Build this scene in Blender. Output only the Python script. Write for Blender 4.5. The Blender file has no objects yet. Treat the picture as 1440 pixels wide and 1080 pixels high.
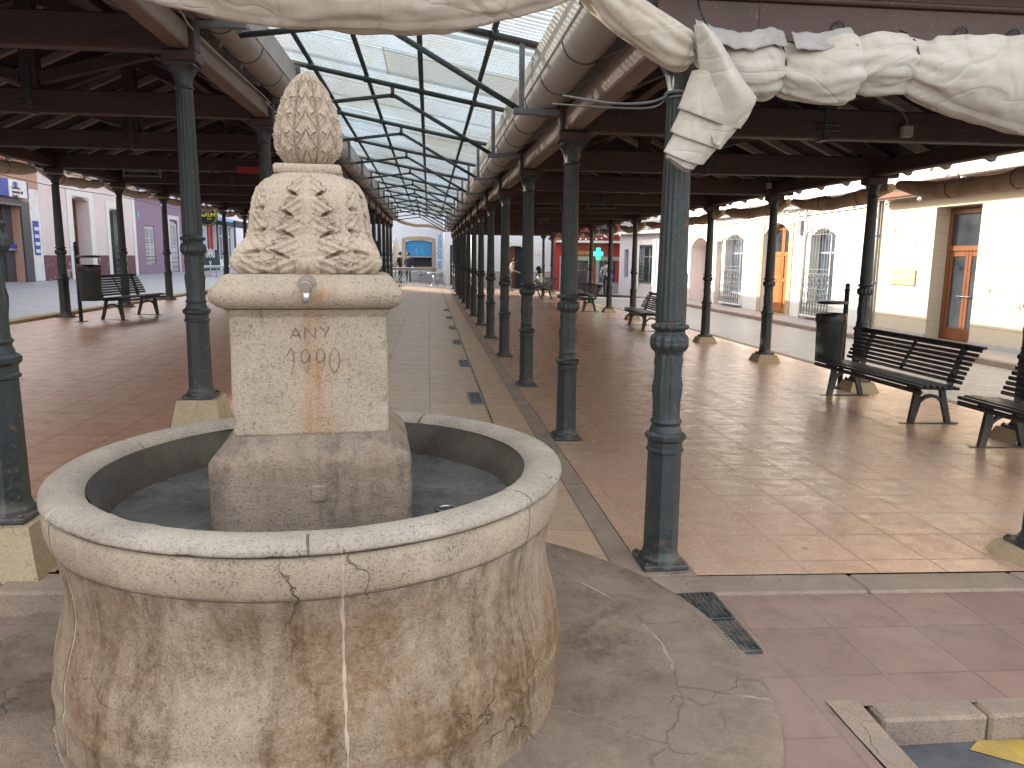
import bpy, math, random
from mathutils import Vector, Matrix, noise
R = math.radians
random.seed(7)
scene = bpy.context.scene
COL = scene.collection
ORD = ['nearest', 'second', 'third', 'fourth', 'fifth', 'sixth', 'seventh', 'eighth', 'ninth', 'tenth', 'eleventh', 'twelfth', 'farthest']

# ------------------------------------------------------------------ mesh builder
class MB:
    def __init__(s): s.v = []; s.f = []; s.sm = []
    def add(s, vs, fs, smooth=False):
        o = len(s.v); s.v += [tuple(p) for p in vs]
        for f in fs: s.f.append(tuple(i + o for i in f)); s.sm.append(smooth)
    def box(s, a, b, rz=0.0, c=None):
        (x0, y0, z0), (x1, y1, z1) = a, b
        vs = [(x, y, z) for z in (z0, z1) for x, y in ((x0, y0), (x1, y0), (x1, y1), (x0, y1))]
        if rz:
            c = c or ((x0+x1)/2, (y0+y1)/2); k, n = math.cos(rz), math.sin(rz)
            vs = [(c[0]+(x-c[0])*k-(y-c[1])*n, c[1]+(x-c[0])*n+(y-c[1])*k, z) for x, y, z in vs]
        s.add(vs, [(3, 2, 1, 0), (4, 5, 6, 7), (0, 1, 5, 4), (1, 2, 6, 5), (2, 3, 7, 6), (3, 0, 4, 7)])
        return s
    def bbox(s, a, b, bev=.01):
        # box with chamfered edges
        (x0, y0, z0), (x1, y1, z1) = a, b
        m = min(x1-x0, y1-y0, z1-z0)*.45; e = min(bev, m)
        vs = []
        for ax in range(3):
            pass
        C = [((x0, x0+e), (x1, x1-e)), ((y0, y0+e), (y1, y1-e)), ((z0, z0+e), (z1, z1-e))]
        idx = {}
        for i in (0, 1):
            for j in (0, 1):
                for k in (0, 1):
                    for ax in range(3):
                        p = [C[0][i][1], C[1][j][1], C[2][k][1]]
                        p[ax] = C[ax][(i, j, k)[ax]][0]
                        idx[(i, j, k, ax)] = len(vs); vs.append(tuple(p))
        g = lambda i, j, k, a: idx[(i, j, k, a)]
        fs = []
        for ax in range(3):
            for sd in (0, 1):
                o = [q for q in range(3) if q != ax]
                seq = []
                for (p, q) in ((0, 0), (1, 0), (1, 1), (0, 1)):
                    t = [0, 0, 0]; t[ax] = sd; t[o[0]] = p; t[o[1]] = q
                    seq.append(g(*t, ax))
                flip = (sd == 0) != (ax == 1)
                fs.append(tuple(reversed(seq)) if flip else tuple(seq))
        for a1 in range(3):
            for a2 in range(a1+1, 3):
                a3 = 3-a1-a2
                for p in (0, 1):
                    for q in (0, 1):
                        t0 = [0, 0, 0]; t0[a1] = p; t0[a2] = q; t1 = list(t0); t1[a3] = 1
                        fs.append((g(*t0, a1), g(*t0, a2), g(*t1, a2), g(*t1, a1)))
        for i in (0, 1):
            for j in (0, 1):
                for k in (0, 1): fs.append((g(i, j, k, 0), g(i, j, k, 1), g(i, j, k, 2)))
        s.add(vs, fs); s.fix = True
        return s
    def bar(s, p, q, w, h, up=(0, 0, 1)):
        p = Vector(p); q = Vector(q); d = (q-p).normalized(); up = Vector(up)
        if abs(d.dot(up)) > .99: up = Vector((0, 1, 0))
        a = d.cross(up).normalized(); b = a.cross(d).normalized()
        vs = []
        for e in (p, q):
            for i, j in ((-1, -1), (1, -1), (1, 1), (-1, 1)): vs.append(e+a*(i*w/2)+b*(j*h/2))
        s.add(vs, [(0, 1, 2, 3), (7, 6, 5, 4), (0, 4, 5, 1), (1, 5, 6, 2), (2, 6, 7, 3), (3, 7, 4, 0)])
        return s
    def tube(s, pts, r, n=10, cap=True, smooth=True):
        pts = [Vector(p) for p in pts]; m = len(pts)
        rr = r if isinstance(r, (list, tuple)) else [r]*m
        t0 = (pts[1]-pts[0]).normalized()
        nr = t0.cross(Vector((0, 0, 1)))
        if nr.length < .05: nr = t0.cross(Vector((0, 1, 0)))
        nr.normalize(); vs = []
        for i in range(m):
            t = (pts[min(i+1, m-1)]-pts[max(i-1, 0)]).normalized()
            nr = (nr-t*nr.dot(t)).normalized(); b = t.cross(nr)
            for k in range(n):
                a = 2*math.pi*k/n; vs.append(pts[i]+(nr*math.cos(a)+b*math.sin(a))*rr[i])
        fs = [(i*n+k, i*n+(k+1) % n, (i+1)*n+(k+1) % n, (i+1)*n+k) for i in range(m-1) for k in range(n)]
        s.add(vs, fs, smooth)
        if cap:
            o = len(s.v)-len(vs)
            s.f.append(tuple(o+k for k in reversed(range(n)))); s.sm.append(False)
            s.f.append(tuple(o+(m-1)*n+k for k in range(n))); s.sm.append(False)
        return s
    def lathe(s, prof, n=32, c=(0, 0, 0), smooth=True, cap=True, fn=None, rot=0.0):
        vs = []
        for i, (r, z) in enumerate(prof):
            for k in range(n):
                a = 2*math.pi*k/n+rot; rr = fn(r, z, a) if fn else r
                vs.append((c[0]+rr*math.cos(a), c[1]+rr*math.sin(a), c[2]+z))
        m = len(prof)
        s.add(vs, [(i*n+k, i*n+(k+1) % n, (i+1)*n+(k+1) % n, (i+1)*n+k) for i in range(m-1) for k in range(n)], smooth)
        if cap:
            o = len(s.v)-len(vs)
            s.f.append(tuple(o+k for k in reversed(range(n)))); s.sm.append(False)
            s.f.append(tuple(o+(m-1)*n+k for k in range(n))); s.sm.append(False)
        return s
    def grid(s, fn, nu, nv, smooth=True):
        vs = [fn(i/nu, j/nv) for j in range(nv+1) for i in range(nu+1)]
        w = nu+1
        s.add(vs, [(j*w+i, j*w+i+1, (j+1)*w+i+1, (j+1)*w+i) for j in range(nv) for i in range(nu)], smooth)
        return s
    def poly(s, pts, y0, y1, plane='xz'):
        # prism from 2D outline
        n = len(pts)
        if plane == 'xz': f = lambda p, y: (p[0], y, p[1])
        elif plane == 'xy': f = lambda p, y: (p[0], p[1], y)
        else: f = lambda p, y: (y, p[0], p[1])
        vs = [f(p, y0) for p in pts]+[f(p, y1) for p in pts]
        s.add(vs, [tuple(range(n)), tuple(reversed(range(n, 2*n)))]+[(i, (i+1) % n, n+(i+1) % n, n+i) for i in range(n)])
        s.fix = True
        return s
    fix = True
    def mesh(s, name, m):
        me = bpy.data.meshes.new(name); me.from_pydata(s.v, [], s.f)
        for p, q in zip(me.polygons, s.sm): p.use_smooth = q
        if m: me.materials.append(m)
        if s.fix:
            import bmesh
            bm = bmesh.new(); bm.from_mesh(me); bmesh.ops.recalc_face_normals(bm, faces=bm.faces); bm.to_mesh(me); bm.free()
        me.update(); return me
    def build(s, name, m, parent=None, loc=None, rz=0.0):
        o = bpy.data.objects.new(name, s.mesh(name, m)); COL.objects.link(o)
        if parent: o.parent = parent
        if loc: o.location = loc
        if rz: o.rotation_euler.z = rz
        return o

def tag(o, label=None, cat=None, group=None, kind=None):
    if label: o['label'] = label
    if cat: o['category'] = cat
    if group: o['group'] = group
    if kind: o['kind'] = kind
    return o
def empty(name, loc, rz, label, cat, group=None):
    o = bpy.data.objects.new(name, None); COL.objects.link(o); o.location = loc; o.rotation_euler = (0, 0, rz)
    o.empty_display_size = .1; o['kind'] = 'thing'
    return tag(o, label, cat, group)
def kids(o): return [c for c in bpy.data.objects if c.parent == o]
def copy_tree(o, parent=None):
    c = o.copy(); COL.objects.link(c); c.parent = parent
    for ch in kids(o): copy_tree(ch, c)
    return c
def struct(name, mb, m): return tag(mb.build(name, m), kind='structure')
def text(name, body, size, m, parent, loc, rot=(math.pi/2, 0, 0), ext=.004, align='CENTER', bold=0.0):
    cu = bpy.data.curves.new(name, 'FONT'); cu.body = body; cu.size = size; cu.extrude = ext; cu.align_x = align; cu.align_y = 'CENTER'; cu.offset = bold
    t = bpy.data.objects.new(name, cu); COL.objects.link(t)
    dg = bpy.context.evaluated_depsgraph_get(); dg.update()
    me = bpy.data.meshes.new_from_object(t.evaluated_get(dg)); bpy.data.objects.remove(t)
    me.name = name; me.materials.clear(); me.materials.append(m)
    o = bpy.data.objects.new(name, me); COL.objects.link(o); o.parent = parent; o.location = loc; o.rotation_euler = rot
    return o

# ------------------------------------------------------------------ materials
class N:
    def __init__(s, name):
        s.m = bpy.data.materials.new(name); s.m.use_nodes = True; s.t = s.m.node_tree
        s.b = s.t.nodes['Principled BSDF']; s.out = s.t.nodes['Material Output']; s._co = None
    def n(s, typ, **kw):
        x = s.t.nodes.new(typ)
        for k, v in kw.items():
            if k.startswith('_'): setattr(x, k[1:], v)
            else: x.inputs[k.replace('_', ' ')].default_value = v
        return x
    def l(s, a, b): s.t.links.new(a, b)
    def set(s, sock, v):
        if isinstance(v, (int, float)): sock.default_value = v
        elif isinstance(v, tuple): sock.default_value = v if len(v) == len(sock.default_value) else v+(1,)
        else: s.l(v, sock)
    def co(s, kind='Object'):
        if not s._co: s._co = s.t.nodes.new('ShaderNodeTexCoord')
        return s._co.outputs[kind]
    def map(s, scale=(1, 1, 1), rot=(0, 0, 0), loc=(0, 0, 0), src=None):
        x = s.t.nodes.new('ShaderNodeMapping'); s.l(src or s.co(), x.inputs[0])
        x.inputs['Scale'].default_value = scale; x.inputs['Rotation'].default_value = rot; x.inputs['Location'].default_value = loc
        return x.outputs[0]
    def noise(s, sc, det=4, rough=.55, dist=0, v=None):
        x = s.n('ShaderNodeTexNoise', Scale=sc, Detail=det, Roughness=rough, Distortion=dist)
        s.l(v or s.co(), x.inputs['Vector']); return x.outputs['Fac']
    def vor(s, sc, feat='F1', v=None, rnd=1, out='Distance'):
        x = s.n('ShaderNodeTexVoronoi', Scale=sc, Randomness=rnd); x.feature = feat
        s.l(v or s.co(), x.inputs['Vector']); return x.outputs[out]
    def math(s, op, a, b=0.0, c=None, clamp=False):
        x = s.t.nodes.new('ShaderNodeMath'); x.operation = op; x.use_clamp = clamp
        s.set(x.inputs[0], a); s.set(x.inputs[1], b)
        if c is not None: s.set(x.inputs[2], c)
        return x.outputs[0]
    def ramp(s, v, a, b, lo=0.0, hi=1.0):
        x = s.t.nodes.new('ShaderNodeMapRange'); s.set(x.inputs[0], v)
        for i, q in enumerate((a, b, lo, hi)): x.inputs[i+1].default_value = q
        return x.outputs[0]
    def mix(s, f, a, b, mode='MIX'):
        x = s.t.nodes.new('ShaderNodeMix'); x.data_type = 'RGBA'; x.blend_type = mode
        s.set(x.inputs[0], f); s.set(x.inputs[6], a); s.set(x.inputs[7], b); return x.outputs[2]
    def sep(s, v=None):
        x = s.t.nodes.new('ShaderNodeSeparateXYZ'); s.l(v or s.co(), x.inputs[0]); return x.outputs
    def bump(s, h, strength=.3, dist=.01, prev=None):
        x = s.n('ShaderNodeBump', Strength=strength, Distance=dist); s.l(h, x.inputs['Height'])
        if prev: s.l(prev, x.inputs['Normal'])
        s.l(x.outputs[0], s.b.inputs['Normal']); return x.outputs[0]
    def fin(s, col=None, rough=None, metal=None, spec=None):
        if col is not None: s.set(s.b.inputs['Base Color'], col)
        if rough is not None: s.set(s.b.inputs['Roughness'], rough)
        if metal is not None: s.b.inputs['Metallic'].default_value = metal
        if spec is not None: s.b.inputs['Specular IOR Level'].default_value = spec
        return s.m

def plain(name, col, rough=.6, metal=0, var=.25, sc=6, bump=.1, dirt=None):
    k = N(name); f = k.noise(sc, 5)
    c2 = tuple(x*(1-var) for x in col); c = k.mix(k.ramp(f, .35, .7), col, c2)
    if dirt:
        d = k.noise(sc*.35, 6, .65); c = k.mix(k.ramp(d, .5, .75, 0, .6), c, dirt)
    if bump: k.bump(k.noise(sc*12, 3), bump, .004)
    return k.fin(c, k.ramp(f, .3, .7, max(rough-.08, .02), min(rough+.1, 1)), metal)
def emit(name, col, st):
    k = N(name); k.b.inputs['Emission Color'].default_value = col+(1,); k.b.inputs['Emission Strength'].default_value = st
    return k.fin(col, .5)

def stone(name, ca, cb, stain=None, rust=False, dirt=(.10, .075, .055), grey=(.33, .33, .32), zr=None, crack=1.0, top=.6, lime=.5):
    """weathered limestone; zr = (z low, z high) between which brown run-off stains lie"""
    k = N(name); co = k.co(); sx = k.sep()
    big = k.noise(2.2, 5, .6, .3); med = k.noise(9, 8, .72); fine = k.noise(115, 4, .75); grain = k.noise(330, 2, .6)
    c = k.mix(k.ramp(k.math('ADD', k.math('MULTIPLY', big, .65), k.math('MULTIPLY', med, .35)), .40, .60), ca, cb)
    c = k.mix(k.ramp(med, .45, .75, 0, .5), c, grey)
    # dark dirt in pores
    pores = k.ramp(fine, .53, .64)
    c = k.mix(k.math('MULTIPLY', pores, k.ramp(med, .32, .66, .2, .95)), c, dirt)
    c = k.mix(k.ramp(k.noise(190, 3, .75), .50, .66, 0, .5), c, tuple(x*.45 for x in ca))
    if stain:
        st = k.noise(3.4, 8, .7, .6, k.map((1.5, 1.5, .32))); st2 = k.noise(1.7, 6, .62, .5); sp = k.ramp(k.noise(34, 6, .78), .36, .62, .35, 1.0)
        f = k.math('MULTIPLY', k.ramp(st2, .36, .60), sp)
        g_ = k.math('MULTIPLY', k.math('MULTIPLY', k.ramp(st, .47, .60), sp), k.ramp(st2, .34, .50, .25, 1))
        if zr:
            band = k.math('MULTIPLY', k.ramp(sx[2], zr[0], zr[0]+.1), k.ramp(sx[2], zr[1], zr[1]-.14))
            f = k.math('MULTIPLY', f, band); g_ = k.math('MULTIPLY', g_, band)
            lip = k.math('MULTIPLY', k.math('MULTIPLY', k.ramp(sx[2], .60, .74), k.ramp(sx[2], .752, .745)), k.ramp(k.noise(14, 6, .75, .2, k.map((1, 1, .4))), .44, .60))
            c = k.mix(k.math('MULTIPLY', lip, .7), c, (.075, .055, .04))
        c = k.mix(k.math('MULTIPLY', f, .84), c, stain)
        c = k.mix(k.math('MULTIPLY', g_, .82), c, tuple(x*.55 for x in stain))
        # pale lime runs
        pl = k.noise(5, 5, .6, .2, k.map((2.2, 2.2, .25), (0, 0, 0), (3, 1, 7)))
        c = k.mix(k.ramp(pl, .58, .72, 0, lime), c, (.62, .56, .47))
    if rust:
        ax = k.math('ABSOLUTE', k.math('ADD', sx[0], k.ramp(k.noise(7, 3), .3, .7, -.05, .02)))
        f = k.math('MULTIPLY', k.ramp(ax, .10, .01), k.ramp(sx[1], -.2, -.25))
        f = k.math('MULTIPLY', f, k.ramp(k.noise(5, 5, .6, .2, k.map((3, 3, .35))), .3, .6))
        c = k.mix(k.math('MULTIPLY', f, .75), c, (.36, .16, .05))
    # cracks
    dv = k.n('ShaderNodeVectorMath', _operation='ADD')
    nz = k.n('ShaderNodeTexNoise', Scale=3.0, Detail=5.0); k.l(co, nz.inputs['Vector'])
    sc = k.n('ShaderNodeVectorMath', _operation='SCALE'); k.l(nz.outputs['Color'], sc.inputs[0]); sc.inputs['Scale'].default_value = .5
    k.l(co, dv.inputs[0]); k.l(sc.outputs[0], dv.inputs[1])
    ed = k.vor(3.4, 'DISTANCE_TO_EDGE', dv.outputs[0])
    cr = k.math('MULTIPLY', k.ramp(ed, .012, .0), k.ramp(k.noise(2.0, 2), .57, .67))
    c = k.mix(k.math('MULTIPLY', cr, .7*crack), c, (.05, .04, .035))
    # lichen grey on upward faces
    ge = k.t.nodes.new('ShaderNodeNewGeometry'); nzz = k.sep(ge.outputs['Normal'])[2]
    up = k.math('MULTIPLY', k.ramp(nzz, .45, .95), k.ramp(med, .3, .6, .35, 1))
    c = k.mix(k.math('MULTIPLY', up, top), c, (.30, .275, .235))
    pit = k.vor(90, 'F1')
    h = k.math('ADD', k.math('MULTIPLY', fine, .8), k.math('MULTIPLY', k.ramp(pit, 0, .35), .5))
    h = k.math('ADD', h, k.math('MULTIPLY', med, .9)); h = k.math('SUBTRACT', h, k.math('MULTIPLY', cr, 1.5))
    h = k.math('ADD', h, k.math('MULTIPLY', grain, .25))
    k.bump(h, .75, .007)
    return k.fin(c, .88, 0, .25)

def step_joints(m, cx, cy, angs, rings):
    k = N.__new__(N); k.m = m; k.t = m.node_tree; k.b = k.t.nodes['Principled BSDF']; k._co = None
    sx = k.sep(); wob_ = k.ramp(k.noise(3.0, 5, .6), .3, .7, -.035, .035)
    x = k.math('ADD', k.math('SUBTRACT', sx[0], cx), wob_); y = k.math('SUBTRACT', k.math('SUBTRACT', sx[1], cy), wob_)
    r = k.math('SQRT', k.math('ADD', k.math('MULTIPLY', x, x), k.math('MULTIPLY', y, y))); a = k.math('ARCTAN2', y, x)
    mk = None
    for g in angs: 
        d = k.math('MULTIPLY', k.math('ABSOLUTE', k.math('SUBTRACT', a, R(g[0]))), r); d = k.math('ADD', d, k.math('MULTIPLY', k.math('LESS_THAN', k.math('MULTIPLY', k.math('SUBTRACT', r, rings[0]), g[1]), 0.0), 9.0))
        mk = d if mk is None else k.math('MINIMUM', mk, d)
    for q in rings: mk = k.math('MINIMUM', mk, k.math('ABSOLUTE', k.math('SUBTRACT', r, q)))
    brk = k.noise(6, 5, .7); wd = k.ramp(brk, .35, .65, .003, .010)
    f = k.math('MULTIPLY', k.ramp(k.math('DIVIDE', mk, wd), 1.0, .6), k.ramp(brk, .40, .52, .25, .85))
    old = k.b.inputs['Base Color'].links[0].from_socket; hue = k.mix(k.ramp(k.noise(2.2, 3), .45, .55), (.42, .36, .295), (.17, .13, .10))
    tone = k.mix(k.ramp(k.noise(.9, 2), .45, .56, 0, .35), old, (.33, .26, .20))
    k.l(k.mix(f, tone, hue), k.b.inputs['Base Color'])
    bp = k.b.inputs['Normal'].links[0].from_node; b2 = k.n('ShaderNodeBump', Strength=.6, Distance=.008); k.l(k.math('MULTIPLY', f, -1.0), b2.inputs['Height']); k.l(bp.outputs[0], b2.inputs['Normal']); k.l(b2.outputs[0], k.b.inputs['Normal'])
def tiles(name, ca, cb, joint, size, sizey=None, rough=(.3, .5), bump=.25, wear=(.2, .16, .13), jw=.006, spots=0.0, loc=(0, 0, 0), offset=0.0, spec=.5):
    k = N(name); v = k.map((1, 1, 1), (0, 0, 0), loc)
    b = k.n('ShaderNodeTexBrick', Scale=1.0, Mortar_Size=jw, Mortar_Smooth=.3, Bias=0.0, Brick_Width=size, Row_Height=sizey or size)
    b.offset = offset; b.squash = 1.0
    b.inputs['Color1'].default_value = ca+(1,); b.inputs['Color2'].default_value = cb+(1,); b.inputs['Mortar'].default_value = joint+(1,)
    k.l(v, b.inputs['Vector'])
    n1 = k.noise(.9, 6, .65, .3); n2 = k.noise(7, 6, .7); n3 = k.noise(70, 3, .7)
    c = k.mix(k.ramp(n1, .4, .66, 0, .75), b.outputs['Color'], wear)
    c = k.mix(k.ramp(n2, .48, .72, 0, .55), c, tuple(x*.55 for x in ca))
    c = k.mix(k.ramp(n3, .45, .75, 0, .28), c, tuple(min(1, x*1.5) for x in ca))
    if spots:
        sp = k.vor(2.3, 'F1'); s2 = k.ramp(k.math('ADD', sp, k.ramp(n2, .3, .7, -.02, .02)), .055, .035)
        c = k.mix(k.math('MULTIPLY', s2, spots), c, (.03, .025, .025))
    h = k.math('SUBTRACT', k.math('MULTIPLY', n3, .12), b.outputs['Fac'])
    h = k.math('ADD', h, k.math('MULTIPLY', n1, .6))
    k.bump(h, bump, .006)
    r = k.math('ADD', k.ramp(n2, .3, .75, rough[0], rough[1]), k.math('MULTIPLY', b.outputs['Fac'], .3), clamp=True)
    r = k.math('ADD', r, k.ramp(n3, .4, .7, -.04, .08), clamp=True)
    return k.fin(c, r, 0, spec)

def timber(name, ca, cb, axis=1, rough=.6):
    k = N(name); s = [14, 14, 14]; s[axis] = .7
    g = k.noise(2.5, 7, .65, .6, k.map(tuple(s))); n = k.noise(2.2, 4)
    c = k.mix(k.ramp(g, .35, .7), ca, cb); c = k.mix(k.ramp(n, .45, .75, 0, .5), c, tuple(x*.5 for x in ca))
    c = k.mix(k.ramp(k.noise(30, 3, .7), .62, .72, 0, .35), c, tuple(min(1, x*2+.06) for x in ca))
    k.bump(g, .3, .004)
    return k.fin(c, rough, 0, .35)

def iron(name, col, chip=(.12, .045, .025), rough=.42):
    k = N(name); n = k.noise(14, 6, .7); d = k.noise(2.2, 4); f = k.noise(55, 4, .7)
    c = k.mix(k.ramp(d, .35, .7, 0, .7), col, tuple(x*1.7+.004 for x in col))
    c = k.mix(k.ramp(n, .605, .65), c, chip)
    c = k.mix(k.ramp(f, .60, .70, 0, .4), c, (.26, .26, .25))
    oi = k.t.nodes.new('ShaderNodeObjectInfo').outputs['Random']; c = k.mix(k.math('MULTIPLY', oi, .35), c, tuple(x*2.0+.01 for x in col))
    c = k.mix(k.math('MULTIPLY', k.ramp(k.sep()[2], .34, .02), k.ramp(k.noise(7, 6, .75), .44, .62, 0, .6)), c, (.16, .13, .105))
    k.bump(k.math('ADD', k.math('MULTIPLY', k.ramp(n, .62, .69), -.6), f), .25, .003)
    return k.fin(c, k.ramp(n, .3, .7, rough-.08, rough+.2), 0, .5)

def plaster(name, col, patch=None, rough=.85, amount=.5, streak=.25):
    k = N(name); a = k.noise(.8, 6, .65); b = k.noise(5, 6, .65); s = k.noise(2.0, 5, .6, .2, k.map((3, 3, .2)))
    c = k.mix(k.ramp(a, .35, .7, 0, .6), col, tuple(x*.86 for x in col))
    c = k.mix(k.ramp(s, .5, .8, 0, streak), c, tuple(x*.6 for x in col))
    if patch: c = k.mix(k.ramp(k.math('ADD', k.math('MULTIPLY', b, .6), k.math('MULTIPLY', a, .4)), .55, .6, 0, amount), c, patch)
    k.bump(k.noise(40, 4, .65), .2, .006)
    return k.fin(c, rough, 0, .2)

def canvas(name, col, dirt, ):
    k = N(name); a = k.noise(3.5, 6, .65, .6); b = k.noise(18, 5, .6); w = k.noise(300, 2)
    c = k.mix(k.ramp(a, .42, .7, 0, .75), col, dirt)
    c = k.mix(k.ramp(b, .55, .8, 0, .35), c, tuple(x*.55 for x in dirt))
    rd = k.math('ABSOLUTE', k.math('SUBTRACT', k.noise(1.5, 2, .45, 1.0, k.map((1.6, 1, 1), (0, .7, .3))), .5)); rd2 = k.math('ABSOLUTE', k.math('SUBTRACT', k.noise(3.4, 2, .45, .8, k.map((.6, 1, 1.6), (0, -.5, 0), (3, 1, 2))), .5))
    h = k.math('ADD', k.math('ADD', k.ramp(rd, 0, .05, -.9, 0), k.ramp(rd2, 0, .035, -.35, 0)), k.math('MULTIPLY', k.noise(9, 4, .6, 1.2), .6)); h = k.math('ADD', h, k.math('MULTIPLY', w, .06))
    k.bump(h, .40, .016)
    k.b.inputs['Sheen Weight'].default_value = .1
    return k.fin(c, .75, 0, .25)

def glass_dark(name, col=(.02, .025, .03), rough=.06):
    k = N(name); n = k.noise(1.1, 3)
    return k.fin(k.mix(k.ramp(n, .35, .7), col, tuple(x*2.2+.01 for x in col)), rough, 0, .6)

M = {}
M['drum'] = stone('basin_limestone', (.48, .385, .285), (.36, .275, .195), stain=(.175, .090, .030), zr=(-.08, .78), grey=(.38, .33, .265), dirt=(.085, .055, .035), lime=.22)
M['rim'] = stone('rim_limestone', (.44, .375, .295), (.32, .265, .205), grey=(.33, .31, .28), dirt=(.085, .065, .05), top=.16)
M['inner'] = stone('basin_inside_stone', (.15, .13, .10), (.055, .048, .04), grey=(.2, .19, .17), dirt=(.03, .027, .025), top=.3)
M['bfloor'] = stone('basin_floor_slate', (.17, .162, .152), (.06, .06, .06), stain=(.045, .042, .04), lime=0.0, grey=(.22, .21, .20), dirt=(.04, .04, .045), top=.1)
M['ped'] = stone('pedestal_limestone', (.48, .385, .285), (.38, .295, .21), rust=True, grey=(.42, .37, .31), dirt=(.12, .085, .06), top=.35)
M['pedbase'] = stone('pedestal_base_limestone', (.40, .305, .22), (.27, .195, .14), stain=(.14, .10, .07), grey=(.36, .31, .26), dirt=(.05, .036, .026), top=.35, lime=.1)
M['carve'] = stone('carved_limestone', (.53, .425, .32), (.45, .345, .245), grey=(.50, .44, .37), dirt=(.17, .12, .075), crack=.25, top=.2)
M['step'] = stone('step_marble', (.37, .275, .20), (.17, .12, .085), stain=(.12, .078, .048), grey=(.27, .23, .195), dirt=(.08, .055, .04), top=.1, lime=.12)
M['mortar'] = plain('pale_mortar', (.47, .385, .285), .9, sc=20, bump=.3, dirt=(.2, .14, .09))
M['jointp'] = plain('dull_joint', (.36, .31, .26), .95, sc=9, bump=.3, var=.5, dirt=(.16, .13, .1))
M['groove'] = plain('dark_joint_groove_shade', (.13, .09, .06), .95, sc=30)
M['tap'] = plain('tap_metal', (.45, .42, .38), .28, 1, sc=20, dirt=(.16, .10, .05))
M['hallfloor'] = tiles('terracotta_tiles', (.52, .325, .220), (.44, .265, .178), (.29, .185, .13), .40, rough=(.22, .40), wear=(.50, .37, .27), spots=.5, loc=(-.03, .1, 0))
M['hallfloor2'] = tiles('terracotta_tiles_street_side', (.47, .24, .150), (.40, .195, .122), (.27, .15, .10), .40, rough=(.3, .5), wear=(.44, .27, .18), spots=.5)
M['aisle'] = tiles('grey_brown_slabs', (.50, .345, .225), (.43, .29, .19), (.25, .175, .12), .60, .40, rough=(.36, .55), wear=(.45, .335, .235), spots=.4)
M['front'] = tiles('purple_brown_tiles', (.26, .165, .135), (.205, .13, .11), (.16, .11, .09), .40, rough=(.45, .68), wear=(.27, .195, .16), spots=.9, bump=.4, jw=.007, loc=(.15, .05, 0))
M['square'] = tiles('grey_setts', (.17, .16, .155), (.14, .135, .13), (.08, .08, .08), .3, rough=(.5, .7))
M['street'] = tiles('street_slabs', (.30, .28, .26), (.27, .25, .235), (.18, .17, .16), .5, .35, rough=(.38, .55), wear=(.29, .27, .25), offset=.5)
M['streetL'] = tiles('blue_grey_paving', (.30, .315, .34), (.27, .285, .31), (.19, .2, .22), .45, .3, rough=(.4, .6), wear=(.23, .235, .245), offset=.5)
M['pave'] = tiles('pavement_tiles', (.33, .28, .27), (.30, .25, .245), (.2, .17, .16), .4, rough=(.5, .7), wear=(.33, .29, .27))
M['kerb'] = stone('kerb_limestone', (.37, .28, .21), (.28, .21, .16), grey=(.28, .235, .20), dirt=(.11, .08, .065), top=.05)
M['kerby'] = stone('yellow_kerb_stone', (.48, .36, .21), (.42, .31, .18), grey=(.44, .36, .26), top=.1)
M['pier'] = stone('pier_block_stone', (.54, .43, .27), (.47, .365, .225), grey=(.46, .38, .28), top=.1, crack=.6, lime=.1)
M['asphalt'] = plain('worn_asphalt', (.12, .122, .125), .75, sc=4, bump=.8, var=.5, dirt=(.30, .30, .30))
M['yellow'] = plain('yellow_road_paint', (.50, .33, .06), .7, sc=11, bump=.7, dirt=(.20, .16, .10), var=.45)
M['ground'] = plain('far_ground', (.2, .18, .15), .9, sc=1)
M['iron'] = iron('painted_cast_iron', (.0165, .0225, .0225))
M['benchm'] = iron('black_bench_paint', (.010, .010, .011), chip=(.05, .045, .04), rough=.36)
M['binm'] = iron('bin_green_grey', (.022, .027, .028), chip=(.06, .06, .055), rough=.42)
M['bag'] = plain('bin_bag', (.01, .01, .011), .28, sc=12, bump=.6)
M['steel'] = iron('green_painted_steel', (.020, .034, .034), chip=(.14, .05, .03), rough=.4)
M['bracket'] = plain('grey_steel', (.17, .185, .195), .5, 0, sc=10, dirt=(.1, .09, .08))
M['gutter'] = plain('grey_zinc_gutter', (.38, .35, .32), .5, 0, sc=2.5, bump=.1, dirt=(.26, .20, .16), var=.2)
M['apron'] = plain('pale_flashing', (.42, .40, .36), .55, 0, sc=3, dirt=(.27, .23, .18))
M['beam'] = timber('dark_roof_timber', (.074, .042, .036), (.048, .028, .026), 0)
M['beamY'] = timber('dark_roof_timber_long', (.074, .042, .036), (.048, .028, .026), 1)
M['eave'] = timber('weathered_eave_beam', (.20, .145, .115), (.14, .095, .078), 1)
M['rafter'] = timber('pale_rafter', (.30, .26, .24), (.21, .18, .17), 0)  # lighter brown than the other roof timbers
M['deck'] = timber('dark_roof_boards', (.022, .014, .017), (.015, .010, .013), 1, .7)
M['fascia'] = timber('brown_fascia_board', (.120, .072, .058), (.095, .055, .046), 0, .55)
M['tile'] = plain('clay_roof_tile', (.36, .17, .10), .85, sc=3, bump=.3, var=.4, dirt=(.2, .15, .11))
M['canvas'] = canvas('cream_canvas', (.54, .475, .39), (.40, .33, .25))
M['canvas2'] = canvas('white_canvas', (.49, .44, .37), (.38, .32, .25))
M['canvas3'] = canvas('tan_canvas', (.50, .37, .23), (.30, .20, .12))
M['scrim'] = canvas('grey_canvas_hem', (.36, .33, .295), (.24, .22, .2))
M['rope'] = plain('pale_rope', (.55, .5, .43), .9, sc=40)
M['cable'] = plain('dark_cable', (.015, .015, .016), .5, sc=20)
M['cablew'] = plain('pale_cable', (.45, .42, .38), .6, sc=20)
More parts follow.
